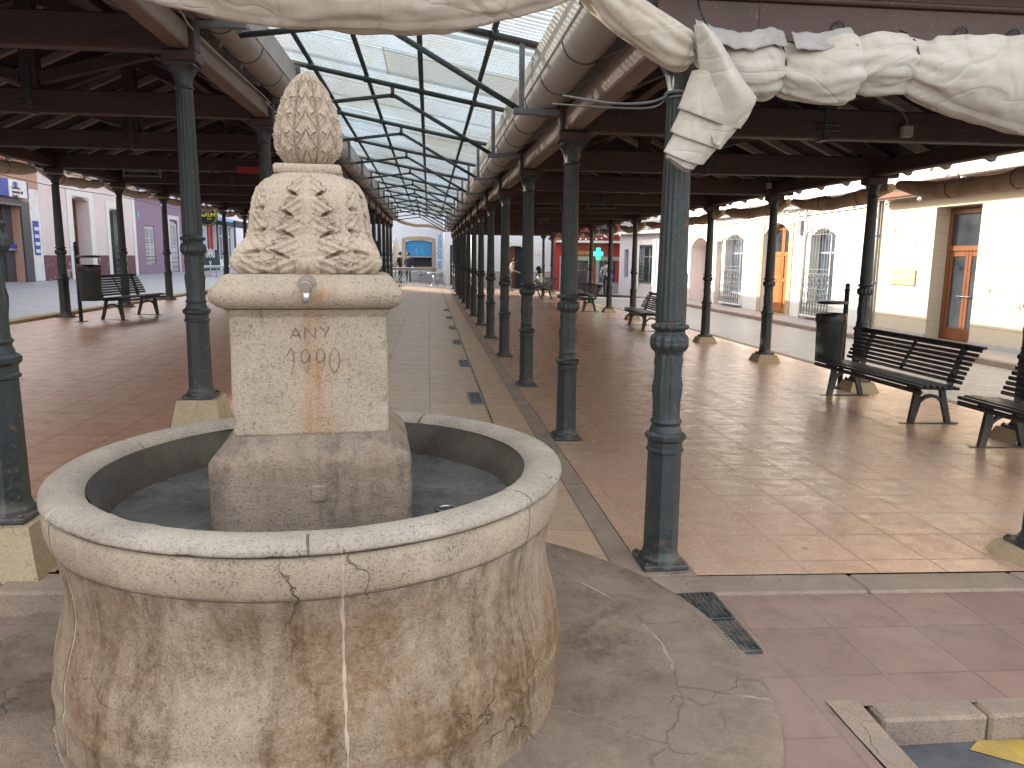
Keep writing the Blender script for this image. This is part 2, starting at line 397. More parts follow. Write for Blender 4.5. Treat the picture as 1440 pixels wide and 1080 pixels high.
M['white'] = plain('white_paint', (.72, .72, .71), .5, sc=5, dirt=(.5, .48, .44))
M['wood'] = timber('varnished_wood', (.19, .07, .028), (.135, .048, .02), 2, .35)
M['woodd'] = timber('brown_door_wood', (.17, .065, .032), (.12, .045, .024), 2, .4)
M['orange'] = timber('orange_wood', (.36, .15, .042), (.28, .11, .03), 2, .4)
M['glass'] = glass_dark('window_glass'); M['glassg'] = glass_dark('green_window_glass', (.06, .13, .12))
M['glassb'] = glass_dark('blue_window_glass', (.05, .07, .10), .1)
M['dark'] = plain('dark_interior', (.02, .02, .022), .8)
M['darkteal'] = plain('dark_teal_paint', (.010, .026, .038), .85)
M['beige'] = plaster('beige_ashlar', (.50, .44, .34), streak=.12)
M['whitew'] = plaster('whitewash', (.70, .685, .655), (.57, .55, .51), amount=.4, streak=.12)
M['bluew'] = plaster('cool_whitewash', (.66, .69, .74), (.55, .57, .6), amount=.35)
M['lav'] = plaster('pale_lavender_plaster', (.56, .54, .58), (.62, .6, .6), amount=.5)
M['pinkw'] = plaster('pinkish_white_plaster', (.66, .58, .55), (.72, .68, .66), amount=.5)
M['purple'] = plaster('purple_plaster', (.27, .19, .26), (.42, .36, .43), amount=.12)
M['salmon'] = plaster('salmon_plaster', (.46, .27, .2), streak=.2)
M['maroon'] = plaster('flaking_maroon_band', (.16, .075, .085), (.46, .40, .40), amount=.75)
M['redf'] = plaster('red_plaster', (.36, .055, .045), streak=.15)
M['greyst'] = plaster('grey_stone_band', (.36, .35, .34), (.42, .41, .4))
M['sandst'] = stone('sandstone_surround', (.50, .38, .24), (.42, .32, .2), grey=(.45, .38, .28), top=0)
M['granite'] = plain('dark_granite', (.075, .072, .085), .3, sc=40, var=.5, bump=0)
M['bluesign'] = plain('blue_sign', (.03, .06, .35), .4, sc=3, bump=0)
M['cyan'] = plain('cyan_lettering', (.08, .42, .66), .5, sc=3, bump=0)
M['blueshut'] = plain('blue_shutter', (.04, .24, .50), .45, sc=4, dirt=(.1, .35, .55))
M['black'] = plain('black_letters', (.01, .01, .012), .4, bump=0)
M['yel'] = plain('yellow_letters', (.65, .62, .05), .5, bump=0)
M['gold'] = plain('gold_letters', (.62, .45, .16), .45, bump=0)
M['red'] = plain('red_paint', (.42, .02, .02), .5, bump=0)
M['alu'] = plain('aluminium', (.62, .64, .67), .3, .9, sc=8, bump=.1)
M['green'] = emit('green_cross_lamp', (.02, .75, .28), 1.0)
M['bulb'] = plain('frosted_bulb', (.75, .74, .70), .3, bump=0)
M['skin'] = plain('skin', (.50, .30, .22), .55, bump=0, var=.1)
M['hair'] = plain('dark_hair', (.02, .014, .011), .6)
M['cwhite'] = plain('white_cloth', (.68, .68, .68), .85); M['cnavy'] = plain('navy_cloth', (.02, .025, .05), .85)
M['cgrey'] = plain('grey_cloth', (.22, .23, .26), .85); M['cblack'] = plain('black_cloth', (.015, .015, .017), .85)
def poly_sheet(name, tint, op):
    k = N(name); s = k.sep(); w = k.math('SINE', k.math('MULTIPLY', s[1], 2*math.pi/.09))
    tr = k.n('ShaderNodeBsdfTransparent'); tr.inputs[0].default_value = tint+(1,)
    d = k.n('ShaderNodeBsdfDiffuse'); t2 = k.n('ShaderNodeBsdfTranslucent'); g = k.n('ShaderNodeBsdfGlossy', Roughness=.25)
    dirt = k.noise(.6, 6, .65, .3, k.map((1.6, .5, 1))); dc = k.mix(k.ramp(dirt, .4, .7), (.46, .53, .58), (.40, .40, .34))
    k.l(dc, d.inputs[0]); k.l(dc, t2.inputs[0])
    m1 = k.n('ShaderNodeMixShader', Fac=.6); k.l(d.outputs[0], m1.inputs[1]); k.l(t2.outputs[0], m1.inputs[2])
    m2 = k.n('ShaderNodeMixShader', Fac=.06); k.l(m1.outputs[0], m2.inputs[1]); k.l(g.outputs[0], m2.inputs[2])
    m3 = k.n('ShaderNodeMixShader')
    f = k.math('ADD', k.ramp(w, -1, 1, -.26, .26), op); f = k.math('ADD', f, k.ramp(dirt, .35, .75, -.08, .16), clamp=True)
    k.l(f, m3.inputs[0]); k.l(tr.outputs[0], m3.inputs[1]); k.l(m2.outputs[0], m3.inputs[2])
    k.l(m3.outputs[0], k.out.inputs[0]); return k.m
M['sheet'] = poly_sheet('corrugated_clear_sheet', (.85, .89, .91), .56)
M['sheety'] = poly_sheet('yellowed_sheet', (.50, .47, .30), .80)

# ------------------------------------------------------------------ camera, light
YAW, PITCH, ROLL, H = R(6.2), R(9.4), R(.6), 1.65
fw = Vector((math.sin(YAW)*math.cos(PITCH), math.cos(YAW)*math.cos(PITCH), -math.sin(PITCH)))
rt = Vector((math.cos(YAW), -math.sin(YAW), 0)); up = rt.cross(fw)
r2 = rt*math.cos(ROLL)+up*math.sin(ROLL); u2 = up*math.cos(ROLL)-rt*math.sin(ROLL)
cam = bpy.data.cameras.new('camera'); cam.lens = 27.0; cam.sensor_width = 36; cam.clip_end = 800; cam.clip_start = .05
co = bpy.data.objects.new('camera', cam); COL.objects.link(co); scene.camera = co
mt = Matrix((r2, u2, -fw)).transposed().to_4x4(); mt.translation = (0, 0, H); co.matrix_world = mt
SUN = Vector((-1, .75, .50)).normalized()
el = math.asin(SUN.z); az = math.atan2(SUN.x, SUN.y)
w = bpy.data.worlds.new('World'); scene.world = w; w.use_nodes = True
sk = w.node_tree.nodes.new('ShaderNodeTexSky'); sk.sky_type = 'NISHITA'; sk.sun_disc = False; sk.sun_elevation = el; sk.sun_rotation = az
sk.dust_density = 2.5; sk.ozone_density = .6; sk.air_density = 1.0
bg = w.node_tree.nodes['Background']; bg.inputs[1].default_value = .15; 
WN = w.node_tree; wt = WN.nodes.new('ShaderNodeTexCoord'); wm = WN.nodes.new('ShaderNodeMapping'); wm.inputs['Scale'].default_value = (1, 1, 2.6)
wn = WN.nodes.new('ShaderNodeTexNoise'); wn.inputs['Scale'].default_value = 2.1; wn.inputs['Detail'].default_value = 7; wn.inputs['Roughness'].default_value = .55
wr = WN.nodes.new('ShaderNodeMapRange'); wr.inputs[1].default_value = .40; wr.inputs[2].default_value = .62; wr.inputs[3].default_value = .30; wr.inputs[4].default_value = .9
wx = WN.nodes.new('ShaderNodeMix'); wx.data_type = 'RGBA'; wx.inputs[7].default_value = (3.6, 3.5, 3.35, 1)
WN.links.new(wt.outputs['Generated'], wm.inputs[0]); WN.links.new(wm.outputs[0], wn.inputs['Vector']); WN.links.new(wn.outputs['Fac'], wr.inputs[0]); WN.links.new(wr.outputs[0], wx.inputs[0]); WN.links.new(sk.outputs[0], wx.inputs[6]); WN.links.new(wx.outputs[2], bg.inputs[0])
sl = bpy.data.lights.new('sun', 'SUN'); sl.energy = 2.1; sl.angle = R(.5); sl.color = (1, .90, .76)
so = bpy.data.objects.new('sun', sl); COL.objects.link(so); so.rotation_euler = SUN.to_track_quat('Z', 'Y').to_euler()
vs = scene.view_settings; vs.view_transform = 'Standard'; vs.look = 'None'; vs.exposure = 2.35; vs.gamma = 1
scene.cycles.max_bounces = 10; scene.cycles.diffuse_bounces = 6; scene.cycles.transparent_max_bounces = 16

# ------------------------------------------------------------------ ground and floors
Y0, Y1 = 3.72, 39.6
def strip(pts, y0, y1, seg=1):
    m = MB(); m.fix = False
    for (xa, za), (xb, zb) in zip(pts, pts[1:]): m.add([(xa, y0, za), (xb, y0, zb), (xb, y1, zb), (xa, y1, za)], [(0, 1, 2, 3)])
    return m
struct('ground', strip([(-300, -.9), (300, -.9)], -300, 500), M['ground'])
BASE = [(-16, .80), (-7.25, .36), (-1.6, .135), (1.2, -.016), (6.6, -.138), (10.3, -.27), (14, -.29)]
def zbase(x):
    for (xa, za), (xb, zb) in zip(BASE, BASE[1:]):
        if xa <= x <= xb: return za+(zb-za)*(x-xa)/(xb-xa)
    return BASE[-1][1]
struct('square_paving', strip(BASE, Y1-.2, 75), M['square'])
fp = [p for p in BASE if p[0] < 1.5]+[(1.5, zbase(1.5))]
struct('front_paving', strip(fp, -25, 3.5), M['front'])
struct('front_paving', strip([(1.5, zbase(1.5)), (6.6, -.138), (9, -.19)], 2.53, 3.5), M['front'])
struct('road', strip([(1.45, -.135), (14, -.205)], -25, 2.56), M['asphalt'])
rm = MB(); rm.fix = False
rz = lambda x: -.131-.0056*(x-1.45)
pt = [(1.98, 2.39), (2.05, 2.44), (2.6, 2.42), (2.6, 2.16), (2.34, 2.12), (2.22, 2.22)]
rm.add([(x, y, rz(x)) for x, y in pt], [tuple(reversed(range(len(pt))))])
struct('road_marking', rm, M['yellow'])
struct('hall_floor', strip([(1.13, .002), (6.55, -.115)], Y0, Y1), M['hallfloor'])
struct('hall_floor', strip([(-7.05, .43), (-1.66, .25)], 3.42, Y1), M['hallfloor2'])
struct('aisle_floor', strip([(-1.45, .150), (.97, .006)], 3.5, Y1), M['aisle'])
struct('street', strip([(6.7, -.150), (10.3, -.245)], 2.5, 36), M['street'])
struct('street', strip([(-13.2, .715), (-7.3, .375)], -25, 70), M['streetL'])
struct('pavement', strip([(10.45, -.14), (11.7, -.12)], 2, 36), M['pave'])
def kerb(name, x0, x1, y0, y1, zt, zb, m, along='y', L=.9, jig=.006):
    k = MB(); a, b = (y0, y1) if along == 'y' else (x0, x1); p = a
    while p < b-.01:
        q = min(p+L*random.uniform(.85, 1.15), b); dz = random.uniform(-jig, 0); g = .004
        zz = zt(p)+dz if callable(zt) else zt+dz
        if along == 'y': k.bbox((x0, p+g, zb), (x1, q-g, zz), .012)
        else:
            n0_ = len(k.v); k.bbox((p+g, y0, zb-.1), (q-g, y1, zz), .012)
            if callable(zt): k.v[n0_:] = [(x, y, z+(zt(x)-zt(p) if z > zz-.05 else 0)) for x, y, z in k.v[n0_:]]
        p = q
    return struct(name, k, m)
kerb('aisle_kerb', .97, 1.13, 3.52, Y1, .012, -.2, M['kerb'])
kerb('aisle_kerb', -1.66, -1.45, 3.5, Y1, .256, -.1, M['kerb'])
kerb('street_kerb', 6.55, 6.70, Y0, Y1, -.108, -.4, M['kerb'])
kerb('pavement_kerb', 10.3, 10.45, 2, 36, -.135, -.5, M['kerb'])
kerb('street_kerb', -7.3, -7.05, 3.42, Y1, .49, .1, M['kerby'])
kerb('front_kerb', 1.13, 6.7, 3.5, Y0, lambda x: .0035-.0216*(x-1.13), -.3, M['kerb'], 'x', 1.0)
kerb('front_kerb', -7.3, -1.45, 3.22, 3.42, lambda x: .25+.0333*(-1.66-x), 0., M['kerb'], 'x', 1.0)
kerb('road_kerb', 1.66, 9, 2.44, 2.56, lambda x: zbase(x)+.006, -.4, M['kerb'], 'x', .5)
k = MB()
def rampf(u, v):
    y = 2.56-1.1*v; x = 1.50+.13*u+.10*v*v
    return (x, y, zbase(1.5)+.008-.085*v*min(1, .35+u)-.004*u)
k.grid(rampf, 4, 10); k.grid(lambda u, v: (1.63+.10*v*v, 2.56-1.1*v, zbase(1.5)+.004-.085*v-.3*u), 1, 10)
struct('road_kerb', k, M['kerb'])
# drain grates of the aisle
g0 = empty('drain_grate', (.52, 8.7, .036), 0, 'nearest slotted drain grate in the aisle floor', 'drain grate', 'drain grates along the aisle')
k = MB(); k.bbox((-.08, -.36, -.01), (-.062, .36, .012), .003); k.bbox((.062, -.36, -.01), (.08, .36, .012), .003)
k.box((-.062, -.36, -.01), (.062, -.345, .010)); k.box((-.062, .345, -.01), (.062, .36, .010)); k.build('frame', M['bracket'], g0)
k = MB()
for i in range(22): k.box((-.062, -.335+i*.031, -.008), (.062, -.318+i*.031, .008))
k.box((-.006, -.345, -.009), (.006, .345, .009)); k.build('grille', M['steel'], g0)
k = MB(); k.box((-.062, -.345, -.012), (.062, .345, .0045)); k.build('pit', M['dark'], g0)
for i in range(1, 6):
    g = copy_tree(g0); g.location.y = 8.7+2.95*i; g['label'] = ORD[i]+' slotted drain grate along the aisle, counted from the fountain'
k = MB(); k.box((.612, 3.5, .0), (.624, Y1, .0305)); struct('aisle_channel', k, M['dark'])
# perforated channel cover beside the near column
t = empty('channel_cover', (1.30, 3.22, -.014), 0, 'dark perforated iron channel cover beside the round fountain step', 'drain cover')
for j in range(2):
    k = MB(); y0 = -.29+j*.30; k.bbox((-.12, y0, -.02), (.115, y0+.285, .012), .004)
    for a in range(9):
        for b in range(11):
            k.lathe([(.0075, .0121), (.005, .0165)], 6, (-.10+a*.025, y0+.02+b*.0245, 0))
    k.build('plate', M['iron'], t)

# ------------------------------------------------------------------ fountain
FC = Vector((-.413, 2.85, 0))
fo = empty('stone_fountain', FC, 0, 'round limestone fountain with carved pedestal, cone finial and the date ANY 1990', 'fountain')
def lerp_prof(P, t):
    for (a, x), (b, y) in zip(P, P[1:]):
        if a <= t <= b:
            f = (t-a)/(b-a); f = f*f*(3-2*f) if False else f
            return x+(y-x)*f
    return P[-1][1]
def cat(P, n):
    out = []
    for i in range(len(P)-1):
        p0 = P[max(i-1, 0)]; p1 = P[i]; p2 = P[i+1]; p3 = P[min(i+2, len(P)-1)]
        for j in range(n):
            t = j/n
            out.append(tuple(.5*((2*p1[k])+(-p0[k]+p2[k])*t+(2*p0[k]-5*p1[k]+4*p2[k]-p3[k])*t*t+(-p0[k]+3*p1[k]-3*p2[k]+p3[k])*t**3) for k in range(len(p1))))
    out.append(tuple(P[-1])); return out
body = cat([(.905, .0), (.908, .10), (.906, .20)], 5)+[(.911, .232), (.913, .246), (.910, .260)]+cat([(.903, .272), (.899, .35), (.880, .43), (.858, .52), (.855, .60), (.866, .68), (.880, .738)], 6)[0:]+[(.881, .742), (.887, .746), (.890, .758), (.894, .770)]+[(.898, .80), (.899, .83), (.897, .858), (.886, .866)]
def wob(r, z, a, amp=.006):
    x, y = math.cos(a)*r, math.sin(a)*r
    return r+noise.noise(Vector((x*2.2, y*2.2, z*2.2)))*amp+noise.noise(Vector((x*9, y*9, z*9)))*amp*.35
k = MB(); k.fix = False; k.lathe(body, 256, fn=wob, cap=False); k.build('basin_wall', M['drum'], fo)
rim = [(.884, .866), (.897, .874)]+[(.845+.06*math.cos(R(a)), .878+.034*math.sin(R(a))) for a in range(-5, 100, 12)]+[(.822, .911), (.80, .906), (.782, .896), (.770, .880)]
def wobr(r, z, a):
    x, y = math.cos(a)*r, math.sin(a)*r; n = noise.noise(Vector((x*5, y*5, z*5)))
    ch = max(0, noise.noise(Vector((x*11+4, y*11, z*11)))-.35)*.03
    return r+n*.005-ch
k = MB(); k.fix = False; k.lathe(rim, 256, fn=wobr, cap=False); k.build('rim', M['rim'], fo)
inn = [(.770, .880), (.757, .84), (.738, .79), (.722, .73)]
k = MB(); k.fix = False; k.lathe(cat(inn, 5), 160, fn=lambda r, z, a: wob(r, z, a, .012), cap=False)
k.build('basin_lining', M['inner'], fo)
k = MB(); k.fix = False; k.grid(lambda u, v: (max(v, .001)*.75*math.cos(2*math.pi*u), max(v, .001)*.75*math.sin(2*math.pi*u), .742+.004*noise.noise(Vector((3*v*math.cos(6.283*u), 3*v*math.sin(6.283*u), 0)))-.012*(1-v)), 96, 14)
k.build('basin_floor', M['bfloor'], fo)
for (x, y) in ((-.47, -.33), (.47, -.16)):
    k = MB(); k.lathe([(.040, .738), (.040, .7465), (.031, .7472), (.030, .740)], 24, (x, y, 0), cap=False); d = k.build('drain', M['tap'] if x > 0 else M['iron'], fo)
    k = MB(); k.lathe([(.030, .7435), (.0005, .7435)], 24, (x, y, 0), cap=False); k.build('hole', M['dark'], d)
# joints between the blocks of the basin
full = body+rim[:14]
def joint(a0, prof, w, m, off=.0012, wv=.011, seed=0):
    k = MB(); pts = []
    for i, (r, z) in enumerate(prof):
        a = a0+wv*noise.noise(Vector((z*9+seed, seed, 0)))+wv*.5*noise.noise(Vector((z*30+seed, 3, 0)))
        ww = w*.8*max(.15, 1+1.1*noise.noise(Vector((z*17, seed, 9)))+.6*noise.noise(Vector((z*50, seed, 2)))); L = []
        for s in (-1, -.5, .5, 1):
            aa = a+s*ww/r; rr = wob(r, z, aa)+(off if abs(s) < .8 else -.003)
            L.append((rr*math.cos(aa), rr*math.sin(aa), z))
        pts.append(L)
    vs = [p for L in pts for p in L]; n = len(pts)
    k.add(vs, [(i*4+j, i*4+j+1, i*4+j+5, i*4+j+4) for i in range(n-1) for j in range(3)], True); k.fix = False
    return k.build('mortar_joint', m, fo)
joint(R(-78.5), body, .008, M['mortar'], seed=1)
joint(R(-141), body, .006, M['groove'], seed=5, off=.0006); joint(R(-140.2), body[5:], .004, M['mortar'], seed=6)
joint(R(-36), body, .004, M['groove'], seed=9, off=.0006, wv=.012)
joint(R(20), body, .006, M['mortar'], seed=12); joint(R(80), body, .006, M['mortar'], seed=13); joint(R(140), body, .006, M['mortar'], seed=14)
for a, m in ((-84, 'groove'), (-78.5, 'mortar'), (-141, 'mortar'), (-36, 'groove'), (62, 'groove'), (118, 'groove'), (160, 'groove')): joint(R(a), rim[1:], .004, M[m], off=.002, seed=a)
for rr, zz in ((.8875, .8655), (.8830, .7435)):
    k = MB(); pts = []
    for i in range(257):
        a = 2*math.pi*i/256; r = wob(rr, zz, a)+.0006-.002*max(0, noise.noise(Vector((math.cos(a)*6, math.sin(a)*6, zz)))); pts.append((r*math.cos(a), r*math.sin(a), zz+.0015*noise.noise(Vector((a*6, zz, 0)))))
    k.tube(pts, .0026, 5, cap=False); k.build('bed_joint', M['groove'], fo)
step_joints(M['step'], .235, .07, [(-58, 1), (-33, -1), (-14, 1), (12, 1), (44, -1), (80, 1), (130, 1), (172, 1), (-160, -1), (-140, 1), (-110, 1), (-85, -1)], [1.16])
# round step, follows the fall of the square
SC = (.235, .07)
def stz(x): return .070-.052*(x+FC.x)
k = MB(); k.fix = False
NS = 180
def strad(a): return 1.515+.012*noise.noise(Vector((math.cos(a)*2.5, math.sin(a)*2.5, 1)))+.006*noise.noise(Vector((math.cos(a)*12, math.sin(a)*12, 4)))
rows = [(.0, 0), (.5, 0), (.8, 0), (.95, 0), (.985, -.001), (.997, -.008), (1.0, -.02), (1.0, -.3)]
def stf(u, v):
    i = min(int(round(v*(len(rows)-1))), len(rows)-1); f, dz = rows[i]; a = 2*math.pi*u; r = strad(a)*max(f, .001)
    x, y = SC[0]+r*math.cos(a), SC[1]+r*math.sin(a)
    return (x, y, stz(x)+dz+.006*noise.noise(Vector((x*1.7, y*1.7, 0))))
k.grid(lambda u, v: stf(u, v), NS, len(rows)-1); k.build('step', M['step'], fo)
# pedestal (own empty so that its stones can be turned)
PR = R(4.5); PO = Vector((-.003, .0, 0))
def sq(prof, name, m, n=6.0, ns=160, amp=.004, dens=True):
    """square-plan turned profile with softened arrises: prof = (half width, z)"""
    P = []
    for (a, b) in zip(prof, prof[1:]):
        q = max(1, int(math.hypot(b[0]-a[0], b[1]-a[1])/.012)) if dens else 1
        P += [(a[0]+(b[0]-a[0])*i/q, a[1]+(b[1]-a[1])*i/q) for i in range(q)]
    P.append(prof[-1])
    k = MB(); k.fix = False
    def fn(r, z, a):
        c, s = abs(math.cos(a)), abs(math.sin(a)); rr = r/((c**n+s**n)**(1/n))
        x, y = rr*math.cos(a), rr*math.sin(a); e = Vector((x*6, y*6, z*6))
        chip = max(0, noise.noise(Vector((x*16, y*16, z*16)))-.25)*.03*(1 if min(c, s) > .5 else .15)
        return rr+amp*noise.noise(e)-chip
    # sample angles by arc so that flat faces and corners are equally dense
    k.lathe(P, ns, fn=fn, cap=True); o = k.build(name, m, fo, PO); o.rotation_euler.z = PR
    return o
sq([(.330, .70), (.331, .78), (.332, .95), (.331, .972), (.322, .985), (.309, 1.0), (.298, 1.015), (.284, 1.03), (.270, 1.042), (.262, 1.05)], 'pedestal_base', M['pedbase'], 22, 320)
sq([(.258, 1.048), (.257, 1.2), (.255, 1.452), (.262, 1.455), (.263, 1.468), (.272, 1.472)], 'shaft', M['ped'], 26, 320)
sq([(.272, 1.474), (.292, 1.483), (.306, 1.500), (.310, 1.52), (.305, 1.538), (.298, 1.545), (.292, 1.549), (.284, 1.563), (.270, 1.582), (.255, 1.586)], 'cornice', M['ped'], 20, 320, .005)
def bump2(u, t, cu, ct, ru, rt_): return max(0, 1-((u-cu)/ru)**2-((t-ct)/rt_)**2)
HWB = [(0, .236), (.05, .242), (.12, .246), (.22, .240), (.30, .228), (.38, .214), (.48, .208), (.6, .204), (.72, .197), (.82, .184), (.90, .165), (.955, .140), (1, .122)]
def sstep(a, b, x):
    f = min(1, max(0, (x-a)/(b-a))); return f*f*(3-2*f)
def leaf(x, t, W, T0, n, sl=.10, hgt=.020, jit=0):
    """acanthus half-leaf in relief: x = distance from the midrib; drooping toothed lobes, drill eyes where they part"""
    if t > T0: return 0
    step = T0/n; tt = (T0-t+sl*(x/W)*0)/step; i = int(tt); q = tt-i
    env = W*(.46+.54*min(1, (T0-t)/T0*1.25))*min(1, .25+(T0-t)/.10)
    w = env*(.60+.40*q**.9)+env*.07*math.sin(q*19)*min(1, 3*q)
    if q > .90: w = w+(env*.60-w)*sstep(.90, 1.0, q)
    d = hgt*sstep(w*1.02, w*.84, x)
    if x < w: d += .0035*math.cos(15*(q-1.1*x/env))*sstep(.10, .3, x/env)*(1-sstep(.8, 1, x/w))-.006*(x/w)**3
    hole = 0
    for j in (i, i+1):
        ex = env*(.50+.05*((j*7) % 3)); et = T0-step*(j+.02); e = 1-((x-ex)/(.22*env))**2-((t-et-.25*(x-ex))/(.020))**2
        if e > 0 and 0 < j < n: hole = max(hole, e**.5)
        l = 1-((x-ex)/(.34*env))**2-((t-et+.032)/.026)**2
        if l > 0 and 0 < j < n: d += .006*l
    return d+.010*math.exp(-(x/(.09*W))**2)-.027*hole
def bell_relief(u, t):
    s = abs(u)
    d = leaf(s, t, .74, .97, 5, .1, .0145)
    if t < .80: d = max(d, 0)+0 if False else d
    x2 = 1-s
    if x2 < .5 and t < .86:
        e = leaf(x2, t, .44, .84, 4, .1, .016)
        d = d+e if s > .62 else d+e*max(0, (s-.5)/.12)
    if t < .16: d += .010*(math.sin(21*s+.7)*.5+.5)*math.sin(math.pi*min(1, t/.16))-.012*max(0, math.sin(27*s+2))*(1-t/.16)
    return d
k = MB(); k.fix = False; na, nt = 560, 210; vs = []
for j in range(nt+1):
    t = j/nt; hw = lerp_prof(HWB, t)*.885; z = 1.586+.342*t; n = 9-4*t if t > .1 else 9
    for i in range(na):
        # walk the square perimeter evenly
        p = i/na*4; f = int(p); u = (p-f)*2-1
        uu = u; s = abs(uu)
        m_ = (1+s**n)**(1/n); x, y = uu/m_*hw, -hw/m_
        flare = 0
        if t < .34: flare = .030*max(0, (s-.55)/.45)**1.5*math.sin(math.pi*min(1, (t+.03)/.36))
        d = bell_relief(uu, t)+.003*noise.noise(Vector((uu*5+f*7, t*8, f)))
        if t > .95: d *= (1-t)/.05
        L = math.hypot(x, y); kx = 1+(d+flare)/L; x *= kx; y *= kx
        a = f*math.pi/2; vs.append((x*math.cos(a)-y*math.sin(a), x*math.sin(a)+y*math.cos(a), z))
k.add(vs, [(j*na+i, j*na+(i+1) % na, (j+1)*na+(i+1) % na, (j+1)*na+i) for j in range(nt) for i in range(na)], True)
o = k.build('carved_block', M['carve'], fo, PO); o.rotation_euler.z = PR
sq([(.107, 1.922), (.113, 1.926), (.113, 1.948), (.106, 1.954)], 'top_slab', M['carve'], 22, 240, .002)
FP = cat([(.050, 1.95), (.080, 1.966), (.108, 1.998), (.1185, 2.04), (.114, 2.085), (.101, 2.135), (.081, 2.185), (.057, 2.23), (.034, 2.258), (.012, 2.270), (.002, 2.272)], 16); FP = [(r*.91, z) for r, z in FP]
def fin_rel(r, z, a):
    t = (z-1.955)/.315; p = (a+R(90))/(2*math.pi)*8; v = ((p+.5) % 1-.5)*2; s = abs(v)
    amp = min(1, r/.07)
    d = .006*math.exp(-(v/.09)**2)-.009*math.exp(-((s-1)/.12)**2)
    lev = t*5.0-.75*(1-s)**1.0+.35*s; q = lev % 1     # leaflets sweep up and outwards from the rib
    d += .0115*(1-q)**.8*q**.35*(1-s**5)*1.6
    d += .0022*math.sin(lev*19)*(1 if .10 < s < .95 else 0)
    for kx in range(5):
        tk = .13+kx*.185+.035*noise.noise(Vector((round(p)*1.7, kx*2.3, 5))); ex = .60+.12*noise.noise(Vector((round(p)*2.1, kx*1.3, 9)))
        e = bump2(s, t, ex, tk+.10*(s-ex), .20, .015)
        d -= .015*e**.5; d += .008*bump2(s, t, ex, tk, .27, .042)
    return max(.001, r-.004+d*amp+.002*noise.noise(Vector((math.cos(a)*3, math.sin(a)*3, z*20))))
k = MB(); k.fix = False; k.lathe(FP, 384, fn=fin_rel, cap=False); o = k.build('finial', M['carve'], fo, PO); o.rotation_euler.z = PR
# tap
tp = bpy.data.objects.new('tap', None)
k = MB(); yf = -.292
k.tube([(.0, yf+.03, 1.553), (0, yf-.045, 1.549), (0, yf-.055, 1.548)], [.020, .020, .0175], 20); k.tube([(0, yf+.02, 1.554), (0, yf-.004, 1.552)], .031, 20)
o = k.build('tap', M['tap'], fo, PO); o.rotation_euler.z = PR
k = MB(); k.tube([(0, yf-.038, 1.54), (0, yf-.042, 1.52), (0, yf-.044, 1.498)], [.013, .0115, .0125], 16); k.build('nozzle', M['alu'], o)
# date on the shaft: flat strokes, groove shade put into their dark colour
k = MB()
def stroke(pts, x0, z0, sx, sz, w=.0027):
    P = cat([(x0+p[0]*sx, z0+p[1]*sz) for p in pts], 5) if len(pts) > 2 else [(x0+p[0]*sx, z0+p[1]*sz) for p in pts]
    n = len(P); vs = []
    for i, (x, z) in enumerate(P):
        a, b = P[max(i-1, 0)], P[min(i+1, n-1)]; dx, dz = b[0]-a[0], b[1]-a[1]; L = math.hypot(dx, dz) or 1
        ww = w*(.35+.65*math.sin(math.pi*min(1, max(0, (i+.6)/(n+.2)))))
        vs += [(x-dz/L*ww/2, -.2602, z+dx/L*ww/2), (x+dz/L*ww/2, -.2602, z-dx/L*ww/2)]
    k.add(vs, [(2*i, 2*i+2, 2*i+3, 2*i+1) for i in range(n-1)])
def yoff(x): return 0
A_ = [[(0, 0), (.5, 1)], [(.5, 1), (1, 0)], [(.2, .33), (.8, .33)]]
N_ = [[(0, 0), (.02, 1)], [(.02, 1), (.98, 0)], [(.98, 0), (1, 1)]]
Y_ = [[(0, 1), (.5, .5)], [(1, 1), (.42, 0)]]
n1 = [[(0, .62), (.35, .82), (.62, 1), (.78, .7), (.74, .3), (.5, 0)]]
n9 = [[(.85, .72), (.6, .98), (.3, .86), (.18, .6), (.42, .42), (.75, .55), (.86, .8), (.8, .4), (.55, 0)]]
n0 = [[(.45, 1), (.12, .6), (.2, .2), (.5, 0), (.82, .35), (.78, .75), (.45, 1)]]
for G, x, z, sx, sz in ((A_, -.060, 1.376, .034, .036), (N_, -.014, 1.377, .034, .036), (Y_, .036, 1.378, .030, .038), (n1, -.083, 1.258, .040, .085), (n9, -.036, 1.26, .042, .082), (n9, .013, 1.262, .042, .082), (n0, .058, 1.262, .046, .084)):
    for s in G: stroke(s, x, z, sx, sz)
o = k.build('inscription', M['groove'], fo, PO); o.rotation_euler.z = PR
k = MB(); k.bbox((-.005, -.338, .838), (.045, -.325, .893), .003); o = k.build('plug', M['pedbase'], fo, PO); o.rotation_euler.z = PR

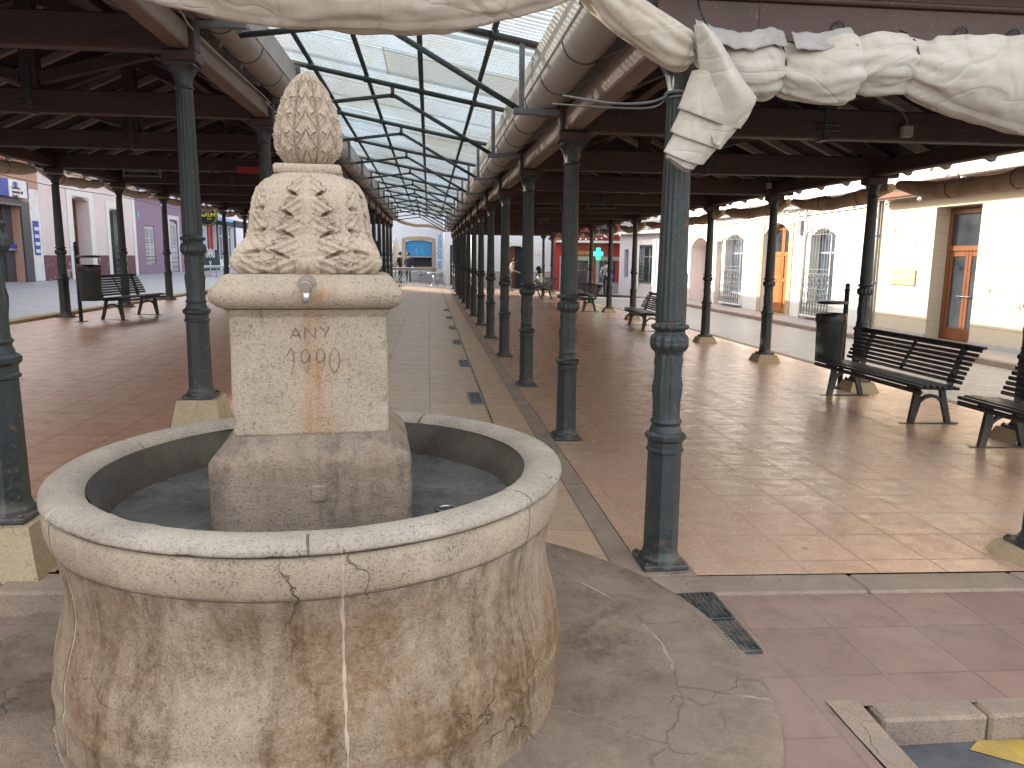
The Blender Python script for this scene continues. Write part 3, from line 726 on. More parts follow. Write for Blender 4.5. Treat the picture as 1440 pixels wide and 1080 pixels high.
# ------------------------------------------------------------------ cast iron columns
def make_column(name, loc, label, ped, group):
    t = empty(name, loc, 0, label, 'column', group)
    k = MB(); k.bbox((-.124, -.124, 0), (.124, .124, .028), .006)
    for a in (-1, 1):
        for b in (-1, 1): k.lathe([(.012, .027), (.012, .038), (.006, .041)], 8, (a*.104, b*.104, 0))
    k.build('base_plate', M['iron'], t)
    k = MB(); q = R(22.5); o8 = lambda r: r*.90/math.cos(q)
    k.lathe([(o8(r), z) for r, z in ((.118, .028), (.116, .045), (.104, .058), (.098, .075), (.0955, .085), (.091, .62), (.091, .625), (.102, .632), (.102, .645), (.094, .652), (.094, .685), (.110, .70), (.112, .722), (.098, .735), (.090, .74))], 8, smooth=False, rot=q)
    k.build('plinth', M['iron'], t)
    P = cat([(.086, .738), (.082, .755), (.075, .775), (.083, .79), (.080, .80), (.0735, .812), (.072, .98), (.0715, 1.145), (.074, 1.155), (.078, 1.165), (.094, 1.19), (.099, 1.215), (.092, 1.24), (.079, 1.258), (.073, 1.268), (.078, 1.275), (.090, 1.288), (.090, 1.30), (.076, 1.312), (.0725, 1.325)], 4)
    def dec(r, z, a):
        if .82 < z < 1.14: return r+.006*max(0, math.cos(8*a))**6-.003+.009*max(0, math.cos(8*a))*max(0, math.sin(34*z+3*abs(math.sin(4*a))))
        if 1.165 < z < 1.25: return r+.013*abs(math.cos(6*a))-.007-.004*math.exp(-((z-1.215)/.010)**2)
        if 1.278 < z < 1.305: return r+.007*math.cos(16*a)
        return r
    k = MB(); k.fix = False; k.lathe(P, 96, fn=dec, cap=False); k.build('collar', M['iron'], t)
    P2 = [(.078-.014*i/24, 1.325+1.105*i/24) for i in range(25)]
    def flu(r, z, a):
        e = min(1, (z-1.325)/.03, (2.43-z)/.03); c = math.cos(16*a); return r-(.0055*(max(0, -c))**.6 if c < 0 else 0)*max(0, e)
    P2 = [(.076, 1.322), (.078, 1.335), (.0775, 1.36)]+P2[2:-1]+[(.0645, 2.42), (.063, 2.43)]
    k = MB(); k.fix = False; k.lathe(P2, 96, fn=flu, cap=False); k.build('shaft', M['iron'], t)
    P3 = cat([(.064, 2.43), (.073, 2.438), (.075, 2.447), (.065, 2.456), (.063, 2.47), (.066, 2.52), (.075, 2.56), (.092, 2.588), (.102, 2.60)], 4)
    def cap(r, z, a):
        if z > 2.465: return r+.008*max(0, math.cos(4*a))*min(1, (z-2.465)/.05)+.003*math.cos(16*a)*math.sin((z-2.46)*22)
        return r
    k = MB(); k.lathe(P3, 64, fn=cap, cap=False)
    k.bbox((-.105, -.105, 2.596), (.105, .105, 2.622), .005)
    for s in (-1, 1):   # side volute brackets under the tie beam
        k.poly([(s*.07, 2.53), (s*.10, 2.575), (s*.135, 2.597), (s*.10, 2.598), (s*.06, 2.59)], -.03, .03)
    k.build('capital', M['iron'], t)
    if ped:
        h, wt, wb, m = ped
        k = MB(); vs = []
        for ww, z in ((wb, -h), (wt, -.001)): vs += [(-ww, -ww, z), (ww, -ww, z), (ww, ww, z), (-ww, ww, z)]
        k.add(vs, [(3, 2, 1, 0), (4, 5, 6, 7), (0, 1, 5, 4), (1, 2, 6, 5), (2, 3, 7, 6), (3, 0, 4, 7)]); k.build('pier_stone', M[m], t)
    else:
        k = MB(); k.bbox((-.155, -.165, -.05), (.155, .165, -.002), .004); k.build('footing', M['kerb'], t)
    return t
DYR, DYL = 2.95, 2.985
RY = [3.88+DYR*i for i in range(13)]; LY = [3.53+DYL*i for i in range(13)]
XR, XR2, XL, XL2 = 1.245, 5.80, -1.885, -6.88
ZR, ZL = .008, .475
c0 = make_column('iron_column', (XR, RY[0], ZR), 'dark green fluted iron column nearest the fountain, canvas tail hanging in front of it', None, 'columns on the right of the aisle')
for i in range(1, 13):
    c = copy_tree(c0); c.location = (XR, RY[i], ZR); c['label'] = 'dark iron column right of the aisle, '+ORD[i]+' from the front'
c1 = make_column('iron_column', (XL, LY[0], ZL), 'dark green iron column at the left edge beside the basin, on a stone pier', (.235, .155, .20, 'pier'), 'columns on the left of the aisle')
for i in range(1, 13):
    c = copy_tree(c1); c.location = (XL, LY[i], ZL); c['label'] = 'iron column on a yellow stone pier left of the aisle, '+ORD[i]+' from the front'
c2 = make_column('iron_column', (XR2, RY[1], .03), 'iron column beside the right street, nearest of its row, behind the cut off bench', (.155, .15, .215, 'pier'), 'columns along the right street')
for i in range(2, 13):
    c = copy_tree(c2); c.location = (XR2, RY[i], .03); c['label'] = 'iron column on a stone pier along the right street, '+ORD[i-1]+' from the front'
c = copy_tree(c2); c.location = (3.49, RY[0], .03); c['label'] = 'iron column on a low block at the right edge, level with the nearest fluted column'; c['group'] = 'columns along the right street'
c3 = make_column('iron_column', (XL2, LY[3], ZL-.035), 'iron column on the left street kerb beside the lottery shop front and litter bin', None, 'columns along the left street')
for i in range(4, 13):
    c = copy_tree(c3); c.location = (XL2, LY[i], ZL-.035); c['label'] = 'iron column on the left street kerb, '+ORD[i-3]+' counted from the lottery shop'

# ------------------------------------------------------------------ market hall roofs
def hall(name, label, xi, xo, ys, zc, y1, sgn, front):
    """xi inner row, xo outer row (world x); zc capital top; sgn +1 right hall"""
    t = empty(name, ((xi+xo)/2, 0, zc), 0, label, 'market hall')
    X = lambda x: x-(xi+xo)/2
    hwid = abs(xo-xi)/2; zt = .085; ht = .255; pitch = .46
    for i, y in enumerate(ys):
        k = MB(); k.bbox((X(min(xi, xo))-(.30 if sgn < 0 else .12), y-.075, zt), (X(max(xi, xo))+(.30 if sgn > 0 else .12), y+.075, zt+ht), .012); k.build('tie_beam', M['beam'], t)
        for x in (xi, xo): k = MB(); k.bbox((X(x)-.13, y-.11, .0), (X(x)+.13, y+.11, zt-.001), .01); k.build('corbel', M['beam'], t)
        k = MB(); k.bbox((-.09, y-.07, zt+ht+.001), (.09, y+.07, zt+ht+hwid*pitch-.12), .01); k.build('king_post', M['beam'], t)
        k = MB()
        for s in (-1, 1):
            k.bar((s*.10, y, zt+ht+.12), (s*hwid*.52, y, zt+ht+hwid*.48*pitch-.12), .11, .12)
            k.bar((s*(hwid+.05), y, zt+ht-.02), (s*.09, y, zt+ht+hwid*pitch-.16), .12, .15)
        k.build('truss_rafter', M['beam'], t)
        k = MB(); k.box((-.035, y-.081, zt-.012), (.035, y+.081, zt-.002)); k.box((-.03, y-.084, zt), (.03, y-.0765, zt+ht+.3)); k.box((-.03, y+.0765, zt), (.03, y+.084, zt+ht+.3))
        k.tube([(-.11, y-.085, zt+.07), (.11, y-.085, zt+.07)], .008, 6); k.tube([(-.11, y-.085, zt+.12), (.11, y-.085, zt+.12)], .008, 6); k.build('iron_strap', M['iron'], t)
    ya, yb = ys[0]-.35, y1
    zr = zt+ht+.02
    eb = MB(); eb.bbox((X(xi)-.08, ya, zt-.001-.0), (X(xi)+.08, yb, zt+.0), .0) if False else None
    for x, m in ((xi, 'eave'), (xo, 'beamY')):
        k = MB(); seg = [ya]+[y for y in ys if y > ya]+[yb]
        for a, b in zip(seg, seg[1:]):
            if b-a > .3 and not (a == ya and sgn > 0): k.bbox((X(x)-.075, a+.078, zt+.012), (X(x)+.075, b-.078, zt+.19), .012)
        k.build('eave_beam', M[m], t)
    k = MB(); k.bbox((-.06, ya, zt+ht+hwid*pitch-.10), (.06, yb, zt+ht+hwid*pitch+.10), .01); k.build('ridge_beam', M['beamY'], t)
    for s in (-1, 1):
        k = MB(); xx = s*hwid*.5; k.bbox((xx-.06, ya, zt+ht+hwid*.5*pitch-.095), (xx+.06, yb, zt+ht+hwid*.5*pitch+.01), .01); k.build('purlin', M['beamY'], t)
    n = 48; XE = {sgn: hwid+.52, -sgn: hwid+.13}
    zs = lambda x: zt+ht+(hwid-x)*pitch     # underside of deck at |x|
    for s in (-1, 1):
        xe = XE[s]
        for i in range(n):
            y = ya+.2+(yb-ya-.4)*i/(n-1)
            k = MB(); k.bar((s*.03, y, zs(.03)+.065), (s*xe, y, zs(xe)+.065), .085, .085); k.build('rafter', M['rafter'], t)
        k = MB(); k.fix = True
        k.add([(s*0, ya, zs(0)+.112), (s*(xe+.02), ya, zs(xe+.02)+.112), (s*(xe+.02), yb, zs(xe+.02)+.112), (s*0, yb, zs(0)+.112),
               (s*0, ya, zs(0)+.135), (s*(xe+.02), ya, zs(xe+.02)+.135), (s*(xe+.02), yb, zs(xe+.02)+.135), (s*0, yb, zs(0)+.135)],
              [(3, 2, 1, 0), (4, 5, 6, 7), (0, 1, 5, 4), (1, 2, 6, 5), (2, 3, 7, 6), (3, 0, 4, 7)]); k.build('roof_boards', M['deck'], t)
        k = MB(); k.fix = False; nw = int((yb-ya)/.24)*8
        def tf(u, v):
            y = ya+(yb-ya)*u; h = abs(math.sin(math.pi*(y-ya)/.24))**.8*.07; x = v*(xe+.10)
            st = .03*((v*12) % 1 < .12)
            return (s*x, y, zs(x)+.142+h)
        k.grid(tf, nw, 6, False); k.build('roof_tiles', M['tile'], t)
    k = MB(); k.fix = False
    k.lathe([(0.001, 0)], 3) if False else None
    for i in range(int((yb-ya)/.38)):
        y = ya+i*.38; zz = zs(0)+.15
        k.tube([(0, y, zz), (0, y+.40, zz+.012)], [.11, .095], 12)
    k.build('ridge_tiles', M['tile'], t)
    # gable boarding at both ends
    for yy in ((ya+.02, yb-.06) if True else ()):
        k = MB(); k.poly([(-hwid-.1, zt+ht+.002), (hwid+.1, zt+ht+.002), (hwid+.1, zs(hwid+.1)+.10), (0, zs(0)+.10), (-hwid-.1, zs(hwid+.1)+.10)], yy, yy+.03); k.build('gable_boards', M['fascia'], t)
    return t
hr = hall('market_hall_roof', 'dark timber roof of the right hall with tie beams and brown front fascia', XR, XR2, RY, 2.63, Y1+.1, 1, True)
hl = hall('market_hall_roof', 'dark timber roof of the left hall on the uphill side of the aisle', XL, XL2, LY, 3.098, Y1+.1, -1, True)
# front fascia of the right hall
mid = (XR+XR2)/2
k = MB(); f0 = RY[0]-.105
k.bbox((XR-.16-mid, f0, .06), (XR2+.3-mid, f0+.026, .235), .005)
k.build('front_fascia', M['fascia'], hr)
k = MB(); k.bbox((XR-.16-mid, f0-.03, .2355), (XR2+.3-mid, f0+.03, .262), .008); k.bbox((XR-.16-mid, f0-.004, .262), (XR2+.3-mid, f0+.03, .42), .006); k.bbox((XR-.16-mid, f0-.05, .42), (XR2+.3-mid, f0+.03, .47), .01)
k.box((XR+.34-mid, f0-.004, .06), (XR+.348-mid, f0-.0005, .235)); k.build('front_moulding', M['fascia'], hr)
for xx in (1.98, 2.62, 2.9, 3.4):
    k = MB(); k.tube([(xx-mid+.03*math.cos(a/8*6.3), f0-.012-.006*math.sin(a), .13+.03*math.sin(a/8*6.3)) for a in range(8)], .004, 6); k.build('hook', M['iron'], hr)

# ------------------------------------------------------------------ gutters and central canopy
def gutter(name, label, xc, zc, ys, y0, y1, sgn, zeave):
    t = empty(name, (xc, 0, zc), 0, label, 'gutter')
    k = MB(); k.fix = False; n = 20; rr = .15
    prof = [(rr*math.cos(R(a)), rr*math.sin(R(a))) for a in range(180, 361, 9)]
    k.grid(lambda u, v: (prof[int(round(v*20))][0], y0+(y1-y0)*u, prof[int(round(v*20))][1]), 24, 20)
    p2 = [(x*.97, z*.97) for x, z in prof]
    k.grid(lambda u, v: (p2[int(round(v*20))][0], y0+(y1-y0)*u, p2[int(round(v*20))][1]), 24, 20)
    for s in (-1, 1): k.tube([(s*rr, y0, .004), (s*rr, y1, .004)], .013, 8)
    k.build('trough', M['gutter'], t)
    k = MB(); k.lathe([(.001, 0)], 3) if False else None
    k.poly([(x*.98, z*.98) for x, z in prof], y0+.002, y0+.006); k.build('end_cap', M['gutter'], t)
    yy = y0+.7; i = 0
    while yy < y1 and i < 45:
        k = MB(); k.tube([(x*1.012, yy, z*1.012) for x, z in prof], .0065, 6); k.build('strap', M['steel'], t); yy += .98; i += 1
    k = MB(); k.fix = False
    xa = -sgn*.145
    k.box((xa-.004, y0, .0), (xa+.004, y1, .26)); k.build('flashing', M['apron'], t)
    for y in ys:
        k = MB(); k.bbox((-.30 if sgn > 0 else -.36, y-.035, -.205), (.36 if sgn > 0 else .30, y+.035, -.156), .006); k.build('bracket', M['bracket'], t)
        k = MB(); bx = .33*sgn; k.bbox((bx-.05, y-.06, -.23), (bx+.05, y+.06, -.04), .01); k.tube([(bx-.02*sgn, y-.075, -.2), (bx-.02*sgn, y-.075, -.06)], .012, 8); k.build('clamp', M['steel'], t)
    # eave tiles peeping out behind the trough
    k = MB(); nt_ = int((y1-y0)/.115)
    for i in range(nt_): k.box((sgn*.10-.10, y0+i*.115, .04+.004*(i % 2)), (sgn*.10+.12, y0+i*.115+.108, .062+.004*(i % 2)))
    k.build('eave_tiles', M['tile'], t)
    return t
GR = (1.03, 3.06); GL = (-1.69, 3.575)
gutter('roof_gutter', 'grey half round gutter on steel brackets along the right side of the aisle', GR[0], GR[1], RY, RY[0]-.3, Y1, 1, 0)
gutter('roof_gutter', 'grey half round gutter above the left column row of the aisle', GL[0], GL[1], LY, LY[0]-.3, Y1, -1, 0)
cn = empty('glass_canopy', (0, 0, 0), 0, 'clear corrugated canopy on green steel frames over the aisle', 'canopy')
CL, CR = (-1.66, 3.90), (.90, 3.425)
def cz(x): return CL[1]+(CR[1]-CL[1])*(x-CL[0])/(CR[0]-CL[0])
for i, y in enumerate(RY):
    k = MB(); k.tube([(CL[0]-.1, y, cz(CL[0]-.1)), (CR[0]+.05, y, cz(CR[0]+.05))], .030, 12)
    k.build('chord', M['steel'], cn)
    k = MB(); k.box((CL[0]+.12, y-.022, GL[1]-.16), (CL[0]+.165, y+.022, cz(CL[0]+.14)-.01)); k.build('post', M['bracket'], cn)
    k = MB(); k.box((.775, y-.022, GR[1]-.18), (.82, y+.022, cz(.8)-.01)); k.build('post', M['bracket'], cn)
    mx = -.42
    k = MB(); k.tube([(CL[0]+.14, y, GL[1]-.17), (mx-.02, y, cz(mx)-.12)], .024, 10); k.tube([(.79, y, GR[1]-.17), (mx+.02, y, cz(mx)-.12)], .024, 10)
    k.tube([(mx, y, cz(mx)-.15), (mx, y, cz(mx)-.02)], .024, 10); k.build('brace', M['steel'], cn)
for f in (.11, .365, .62, .87):
    x = CL[0]+(CR[0]-CL[0])*f
    k = MB(); k.tube([(x, RY[0]-.5, cz(x)+.060), (x, Y1, cz(x)+.060)], .027, 10)
    for y in RY: k.tube([(x-.03, y, cz(x)+.005), (x+.03, y, cz(x)+.0)], .042, 10)
    k.build('purlin', M['steel'], cn)
def sheet(name, m, xa, xb, y0, y1, dz):
    k = MB(); k.fix = False; per = .09; nu = max(8, int((y1-y0)/per*6))
    def fn(u, v):
        y = y0+(y1-y0)*u; x = xa+(xb-xa)*v
        return (x, y, cz(x)+.105+dz+.018*math.sin(2*math.pi*y/per))
    k.grid(fn, nu, 1); k.build(name, m, cn)
yy = RY[0]-.6; i = 0; random.seed(5)
while yy < Y1:
    y2 = min(yy+1.06, Y1+.1); ty = i in (19, 27)
    if i == 5:
        sheet('sheet', M['sheet'], CL[0]-.2, -.45, yy, y2+.05, .0 if i % 2 else .012); sheet('yellowed_sheet', M['sheety'], -.47, CR[0]+.15, yy, y2+.05, .003)
    else: sheet('yellowed_sheet' if ty else 'sheet', M['sheety'] if ty else M['sheet'], CL[0]-.2, CR[0]+.15, yy, y2+.05, .0 if i % 2 else .012)
    k = MB(); k.box((CL[0]-.18, y2-.02, cz(CL[0])), (CL[0]-.17, y2, cz(CL[0])+.02)) if False else None
    yy = y2; i += 1
for j in range(12): MB().bar((CL[0]-.2, 4.3+j*2.95, cz(CL[0]-.2)+.082), (CR[0]+.12, 4.3+j*2.95, cz(CR[0]+.12)+.082), .018, .014).build('sheet_rail', M['apron'], cn)

# ------------------------------------------------------------------ rolled canvas
def crs(P, n):
    return cat([tuple(p) for p in P], n)
def roll_mesh(P, m, seed=0, n=44, per=16, wr=.010, depth=.8, twist=0.5, ties=()):
    """P = (x, y, z, radius): canvas rolled along a path, with diagonal wrinkles"""
    Q = crs(P, per); k = MB(); k.fix = False; N_ = len(Q); ties = [q-0 for q in ties]; vs = []; L = 0
    for i, (x, y, z, r) in enumerate(Q):
        c = Vector((x, y, z)); a = Vector(Q[max(i-1, 0)][:3]); b = Vector(Q[min(i+1, N_-1)][:3]); t = (b-a).normalized()
        L += (b-a).length/2
        e1 = Vector((0, 1, 0)); e1 = (e1-t*e1.dot(t)).normalized(); e2 = t.cross(e1)
        for j in range(n):
            an = 2*math.pi*j/n
            p = Vector((L*3.2+seed, an*.55+L*twist*3, seed)); fold = noise.noise(Vector((L*2.2+seed, math.cos(an)*1.3, math.sin(an)*1.3)))
            w_ = noise.noise(Vector((L*1.4+math.cos(an+L*3*twist)*1.1+seed, math.sin(an+L*3*twist)*3.2, seed)))
            w_ = .5*w_+.8*(.35-abs(noise.noise(Vector((L*2.6+seed*2+an*.4, math.cos(an)*1.6+L*twist*2, math.sin(an)*1.6)))))
            pin = max([math.exp(-((x-tx)/.11)**2) for tx in ties]+[0])
            rr = r*(1+.10*fold)*(1+.09*pin*math.sin(9*an+4*noise.noise(Vector((an, seed, L)))))+wr*w_+wr*.5*noise.noise(Vector((L*9+seed, math.cos(an)*3, math.sin(an)*3+L*6*twist)))
            sp = .10*r*(1-((an/(2*math.pi)+.30) % 1))   # spiral overlap of the rolled sheet
            rr += sp-.05*r
            vs.append(c+e1*(math.cos(an)*rr*depth)+e2*(math.sin(an)*rr))
    k.add(vs, [(i*n+j, i*n+(j+1) % n, (i+1)*n+(j+1) % n, (i+1)*n+j) for i in range(N_-1) for j in range(n)], True)
    k.f.append(tuple(reversed(range(n)))); k.sm.append(False); k.f.append(tuple((N_-1)*n+j for j in range(n))); k.sm.append(False)
    k.fix = True
    return k
def ring(P, m, parent, name='rope', w=.004):
    x, y, z, r = P; k = MB()
    k.tube([(x+.006*math.sin(3*a), y+r*.86*math.cos(a), z+r*1.03*math.sin(a)) for a in [2*math.pi*i/20 for i in range(21)]], w, 6)
    return k.build(name, m, parent)
t = empty('rolled_awning', (-.6, 3.55, 2.8), 0, 'long cream canvas awning rolled up and slung across the aisle above the fountain', 'awning')
o = Vector((-.6, 3.55, 2.8))
def rel(P): return [(p[0]-o.x, p[1]-o.y, p[2]-o.z, p[3]) for p in P]
PL = [(-2.0, 3.40, 3.30, .10), (-1.6, 3.45, 3.05, .13), (-1.2, 3.50, 2.87, .15), (-.8, 3.53, 2.79, .165), (-.4, 3.55, 2.765, .165), (0, 3.55, 2.775, .160), (.3, 3.55, 2.82, .145), (.52, 3.55, 2.85, .12), (.63, 3.55, 2.865, .085), (.665, 3.55, 2.868, .072), (.71, 3.55, 2.855, .082), (.85, 3.56, 2.745, .092), (1.0, 3.58, 2.665, .095), (1.1, 3.60, 2.612, .094), (1.165, 3.61, 2.585, .082), (1.195, 3.615, 2.585, .05)]
roll_mesh(rel(PL), None, 2.3, 72, 14, .016, .85, .35, [.665-o.x, 1.2-o.x]).build('canvas', M['canvas'], t)
ring(rel([(.665, 3.55, 2.868, .076)])[0], M['rope'], t); ring(rel([(.655, 3.55, 2.868, .078)])[0], M['rope'], t)
k = MB()
for q in ([(.655, 3.47, 2.83), (.645, 3.455, 2.79), (.66, 3.455, 2.755), (.672, 3.45, 2.79), (.662, 3.46, 2.82)], [(.66, 3.46, 2.82), (.69, 3.45, 2.78), (.705, 3.45, 2.75)], [(.66, 3.46, 2.82), (.640, 3.45, 2.765), (.645, 3.45, 2.735)], [(.66, 3.5, 2.9), (.665, 3.5, 3.1), (.66, 3.55, 3.3)]):
    k.tube(crs([(a-o.x, b-o.y, c_-o.z) for a, b, c_ in q], 5), .0045, 6)
k.build('knot', M['rope'], t)
# right awning bundle
t = empty('rolled_awning', (2.4, 3.58, 2.5), 0, 'white canvas awning tied in a bundle along the brown fascia, its tail hanging down', 'awning')
o = Vector((2.4, 3.58, 2.5))
PRT = [(1.20, 3.66, 2.665, .02), (1.27, 3.65, 2.60, .06), (1.38, 3.63, 2.54, .10), (1.47, 3.62, 2.52, .12), (1.56, 3.62, 2.535, .135), (1.615, 3.64, 2.55, .11), (1.65, 3.65, 2.555, .092), (1.70, 3.63, 2.53, .12), (1.80, 3.61, 2.515, .135), (1.90, 3.60, 2.53, .15), (1.955, 3.61, 2.545, .145), (1.99, 3.63, 2.55, .115), (2.06, 3.61, 2.56, .13), (2.15, 3.6, 2.565, .135), (2.25, 3.62, 2.57, .118), (2.29, 3.63, 2.57, .105), (2.36, 3.60, 2.545, .14), (2.55, 3.58, 2.515, .185), (2.8, 3.57, 2.49, .215), (3.1, 3.57, 2.48, .225), (3.4, 3.58, 2.49, .21), (3.7, 3.6, 2.53, .17)]
roll_mesh(rel(PRT), None, 8.1, 84, 16, .019, .62, .9, [1.22-o.x, 1.645-o.x, 1.985-o.x, 2.285-o.x]).build('canvas', M['canvas2'], t)
for q, m in (((1.645, 3.65, 2.555, .096), 'cable'), ((1.985, 3.63, 2.55, .12), 'rope'), ((2.285, 3.63, 2.57, .108), 'cable')):
    x, y, z, r = rel([q])[0]; k = MB(); k.tube([(x+.012*math.sin(2*a), y+r*.68*math.cos(a), z+r*1.05*math.sin(a)) for a in [2*math.pi*i/20 for i in range(21)]], .0042, 6)
    k.tube([(x, y+.02, z+r), (x+.006, y+.06, z+r+.05), (x+.002, y+.12, z+r+.08)], .003, 6); k.build('rope', M[m], t)
# grey hem showing along the upper edge
def topz(x):
    for a, b in zip(PRT, PRT[1:]):
        if a[0] <= x <= b[0]: f = (x-a[0])/(b[0]-a[0]); return a[2]+a[3]+(b[2]+b[3]-a[2]-a[3])*f
    return 2.7
for (xa, xb, up_, sd) in ((1.21, 1.63, .030, 1), (1.67, 1.965, .025, 2)):
    k = MB(); k.fix = False
    def hf(u, v):
        x = xa+(xb-xa)*u; z = topz(x)+.012+up_*(1-u*.4)+.008*noise.noise(Vector((x*25, v*2, sd)))-.090*v
        return (x-o.x, 3.600-.062*v+.012*noise.noise(Vector((x*11, v*3, 4)))-o.y, z-o.z)
    k.grid(hf, 60, 6); m_ = k.build('hem', M['scrim'], t)
    sm = m_.modifiers.new('thickness', 'SOLIDIFY'); sm.thickness = .003
# loose tail: rolled cone with three turns showing, and a flap over it
AX = [(1.357, 2.464), (1.292, 2.307), (1.214, 2.179), (1.142, 2.07)]
def axp(s):
    q = crs(AX, 10); f = s*(len(q)-1); i = min(int(f), len(q)-2); return tuple(q[i][j]+(q[i+1][j]-q[i][j])*(f-i) for j in (0, 1))
def cone(s0, s1, ra, rb, yc, tw):
    k = MB(); n = 48; m_ = 22; vs = []
    for i in range(m_+1):
        s = s0+(s1-s0)*i/m_
        for j in range(n):
            an = 2*math.pi*j/n
            # slanted end: the turn of cloth runs lower on the left
            ss = s+(.10*math.cos(an+.6) if i == m_ else .10*math.cos(an+.6)*i/m_); ss = max(0, min(1, ss))
            cx, cz_ = axp(ss); x2, z2 = axp(min(1, ss+.03)); x1, z1 = axp(max(0, ss-.03)); d = Vector((x2-x1, 0, z2-z1)).normalized(); e = Vector((d.z, 0, -d.x))
            r = ra+(rb-ra)*i/m_; r *= 1+.05*noise.noise(Vector((math.cos(an)*1.5, math.sin(an)*1.5, s*5+tw)))
            p = Vector((cx, yc, cz_))+e*(math.cos(an)*r)+Vector((0, 1, 0))*(math.sin(an)*r*.62)
            vs.append(p-o)
    k.add(vs, [(i*n+j, i*n+(j+1) % n, (i+1)*n+(j+1) % n, (i+1)*n+j) for i in range(m_) for j in range(n)], True); k.fix = False
    ob = k.build('tail_turn', M['canvas2'], t); s_ = ob.modifiers.new('thickness', 'SOLIDIFY'); s_.thickness = .006
    k2 = MB(); c_ = vs[-n:]; k2.tube(list(c_)+[c_[0]], .0028, 6, cap=False); k2.build('hem_edge', M['scrim'], ob)
    return ob
cone(.10, .40, .165, .150, 3.545, 1); cone(.30, .64, .140, .122, 3.545, 2); cone(.50, .86, .112, .094, 3.545, 3); cone(.72, .965, .086, .068, 3.545, 4)
k = MB(); sp = []
for i in range(60):
    a = i*.25; r = .060*(1-i/75); cx, cz_ = axp(.955); d = Vector((-.55, 0, -.83)); e = Vector((d.z, 0, -d.x)); sp.append(Vector((cx, 3.545, cz_))+e*(math.cos(a)*r)+Vector((0, 1, 0))*(math.sin(a)*r*.62)-o)
vs = [];
for p in sp: vs += [p+Vector((.55, 0, .83))*.05, p+Vector((-.55, 0, -.83))*.008]
k.add(vs, [(2*i, 2*i+1, 2*i+3, 2*i+2) for i in range(59)], True); k.fix = False; ob = k.build('tail_spiral', M['canvas2'], t); s_ = ob.modifiers.new('thickness', 'SOLIDIFY'); s_.thickness = .004
FL = crs([(1.175, 2.668), (1.197, 2.566), (1.219, 2.446), (1.239, 2.325), (1.257, 2.234), (1.280, 2.160)], 8)
FR = crs([(1.262, 2.640), (1.322, 2.560), (1.401, 2.456), (1.470, 2.357), (1.390, 2.255), (1.300, 2.150)], 8)
k = MB(); k.fix = False
def flap(u, v):
    i = v*(len(FL)-1); a = FL[int(round(i))]; b = FR[int(round(i))]
    x = a[0]+(b[0]-a[0])*u; z = a[1]+(b[1]-a[1])*u
    y = 3.50-.075*math.sin(math.pi*u)*math.sin(math.pi*min(1, .15+v*.9))-.018*math.sin(7*u-4*v)*(1-v*.6)-.02*v+.012*noise.noise(Vector((x*9, z*9, 3)))
    return (x-o.x, y-o.y, z-o.z)
k.grid(flap, 28, len(FL)-1); ob = k.build('tail_flap', M['canvas2'], t); s_ = ob.modifiers.new('thickness', 'SOLIDIFY'); s_.thickness = .005
k = MB(); k.tube([tuple(Vector(flap(0, i/40))+Vector((0, -.003, 0))) for i in range(41)], .003, 6); k.tube([tuple(Vector(flap(1, i/40))+Vector((0, -.003, 0))) for i in range(41)], .003, 6); k.build('hem_edge', M['scrim'], ob)
k = MB(); k.tube([(1.20-o.x, 3.5-o.y, 2.655-o.z), (1.225-o.x, 3.49-o.y, 2.625-o.z), (1.235-o.x, 3.5-o.y, 2.66-o.z), (1.24-o.x, 3.64-o.y, 2.78-o.z), (1.24-o.x, 3.74-o.y, 3.0-o.z)], .005, 6); k.build('rope', M['cable'], t)
# awnings rolled up along the street eaves
def eave_roll(x, ya, yb, z, lab, grp, m, sd, sag):
    t = empty('rolled_awning', (x, (ya+yb)/2, z), 0, lab, 'awning', grp); L = (yb-ya)/2; P = []
    for i in range(9):
        u = -1+2*i/8; rr = .095+.03*noise.noise(Vector((i*.8+sd, sd, 0)))
        if i in (0, 8): rr = .055
        P.append((.03*noise.noise(Vector((i, sd, 2))), u*L, -sag*(1-u*u)*(1+.4*noise.noise(Vector((sd, 1, 1))))-.05*abs(noise.noise(Vector((i*1.1, sd, 7)))), rr))
    k = MB(); n = 20; Q = crs(P, 5); vs = []
    for i, (px, py, pz, r) in enumerate(Q):
        for j in range(n):
            a = 2*math.pi*j/n; rr = r*(1+.14*noise.noise(Vector((py*3+sd, math.cos(a)*1.5, math.sin(a)*1.5))))
            vs.append((px+rr*math.cos(a), py, pz+rr*math.sin(a)))
    k.add(vs, [(i*n+j, i*n+(j+1) % n, (i+1)*n+(j+1) % n, (i+1)*n+j) for i in range(len(Q)-1) for j in range(n)], True)
    k.f += [tuple(range(n)), tuple((len(Q)-1)*n+j for j in range(n))]; k.sm += [False, False]
    k.build('canvas', M[m], t)
    for q in (2, 5):
        c = P[q]; k = MB(); k.tube([(c[0]+(c[3]+.008)*math.cos(a), c[1], c[2]+(c[3]+.008)*math.sin(a)) for a in [2*math.pi*i/12 for i in range(13)]]+[(c[0]+.02, c[1], .12)], .005, 5); k.build('rope', M['cable'], t)
for i in range(12):
    eave_roll(XR2+.30, RY[i]+.1, RY[i+1]-.1, 2.62, 'tan rolled awning under the right street eave, '+ORD[i]+' bay from the front', 'awnings along the right street', 'canvas3', i*3.3, .10)
    eave_roll(XL2-.30, LY[i]+.1, LY[i+1]-.1, 3.16, 'yellowish rolled awning under the left street eave, '+ORD[i]+' bay from the front', 'awnings along the left street', 'canvas', i*5.1+2, .08)
k0 = empty('rolled_awning', (-.45, Y1+.1, 3.15), 0, 'thin canvas awning slung across the far end of the aisle', 'awning')
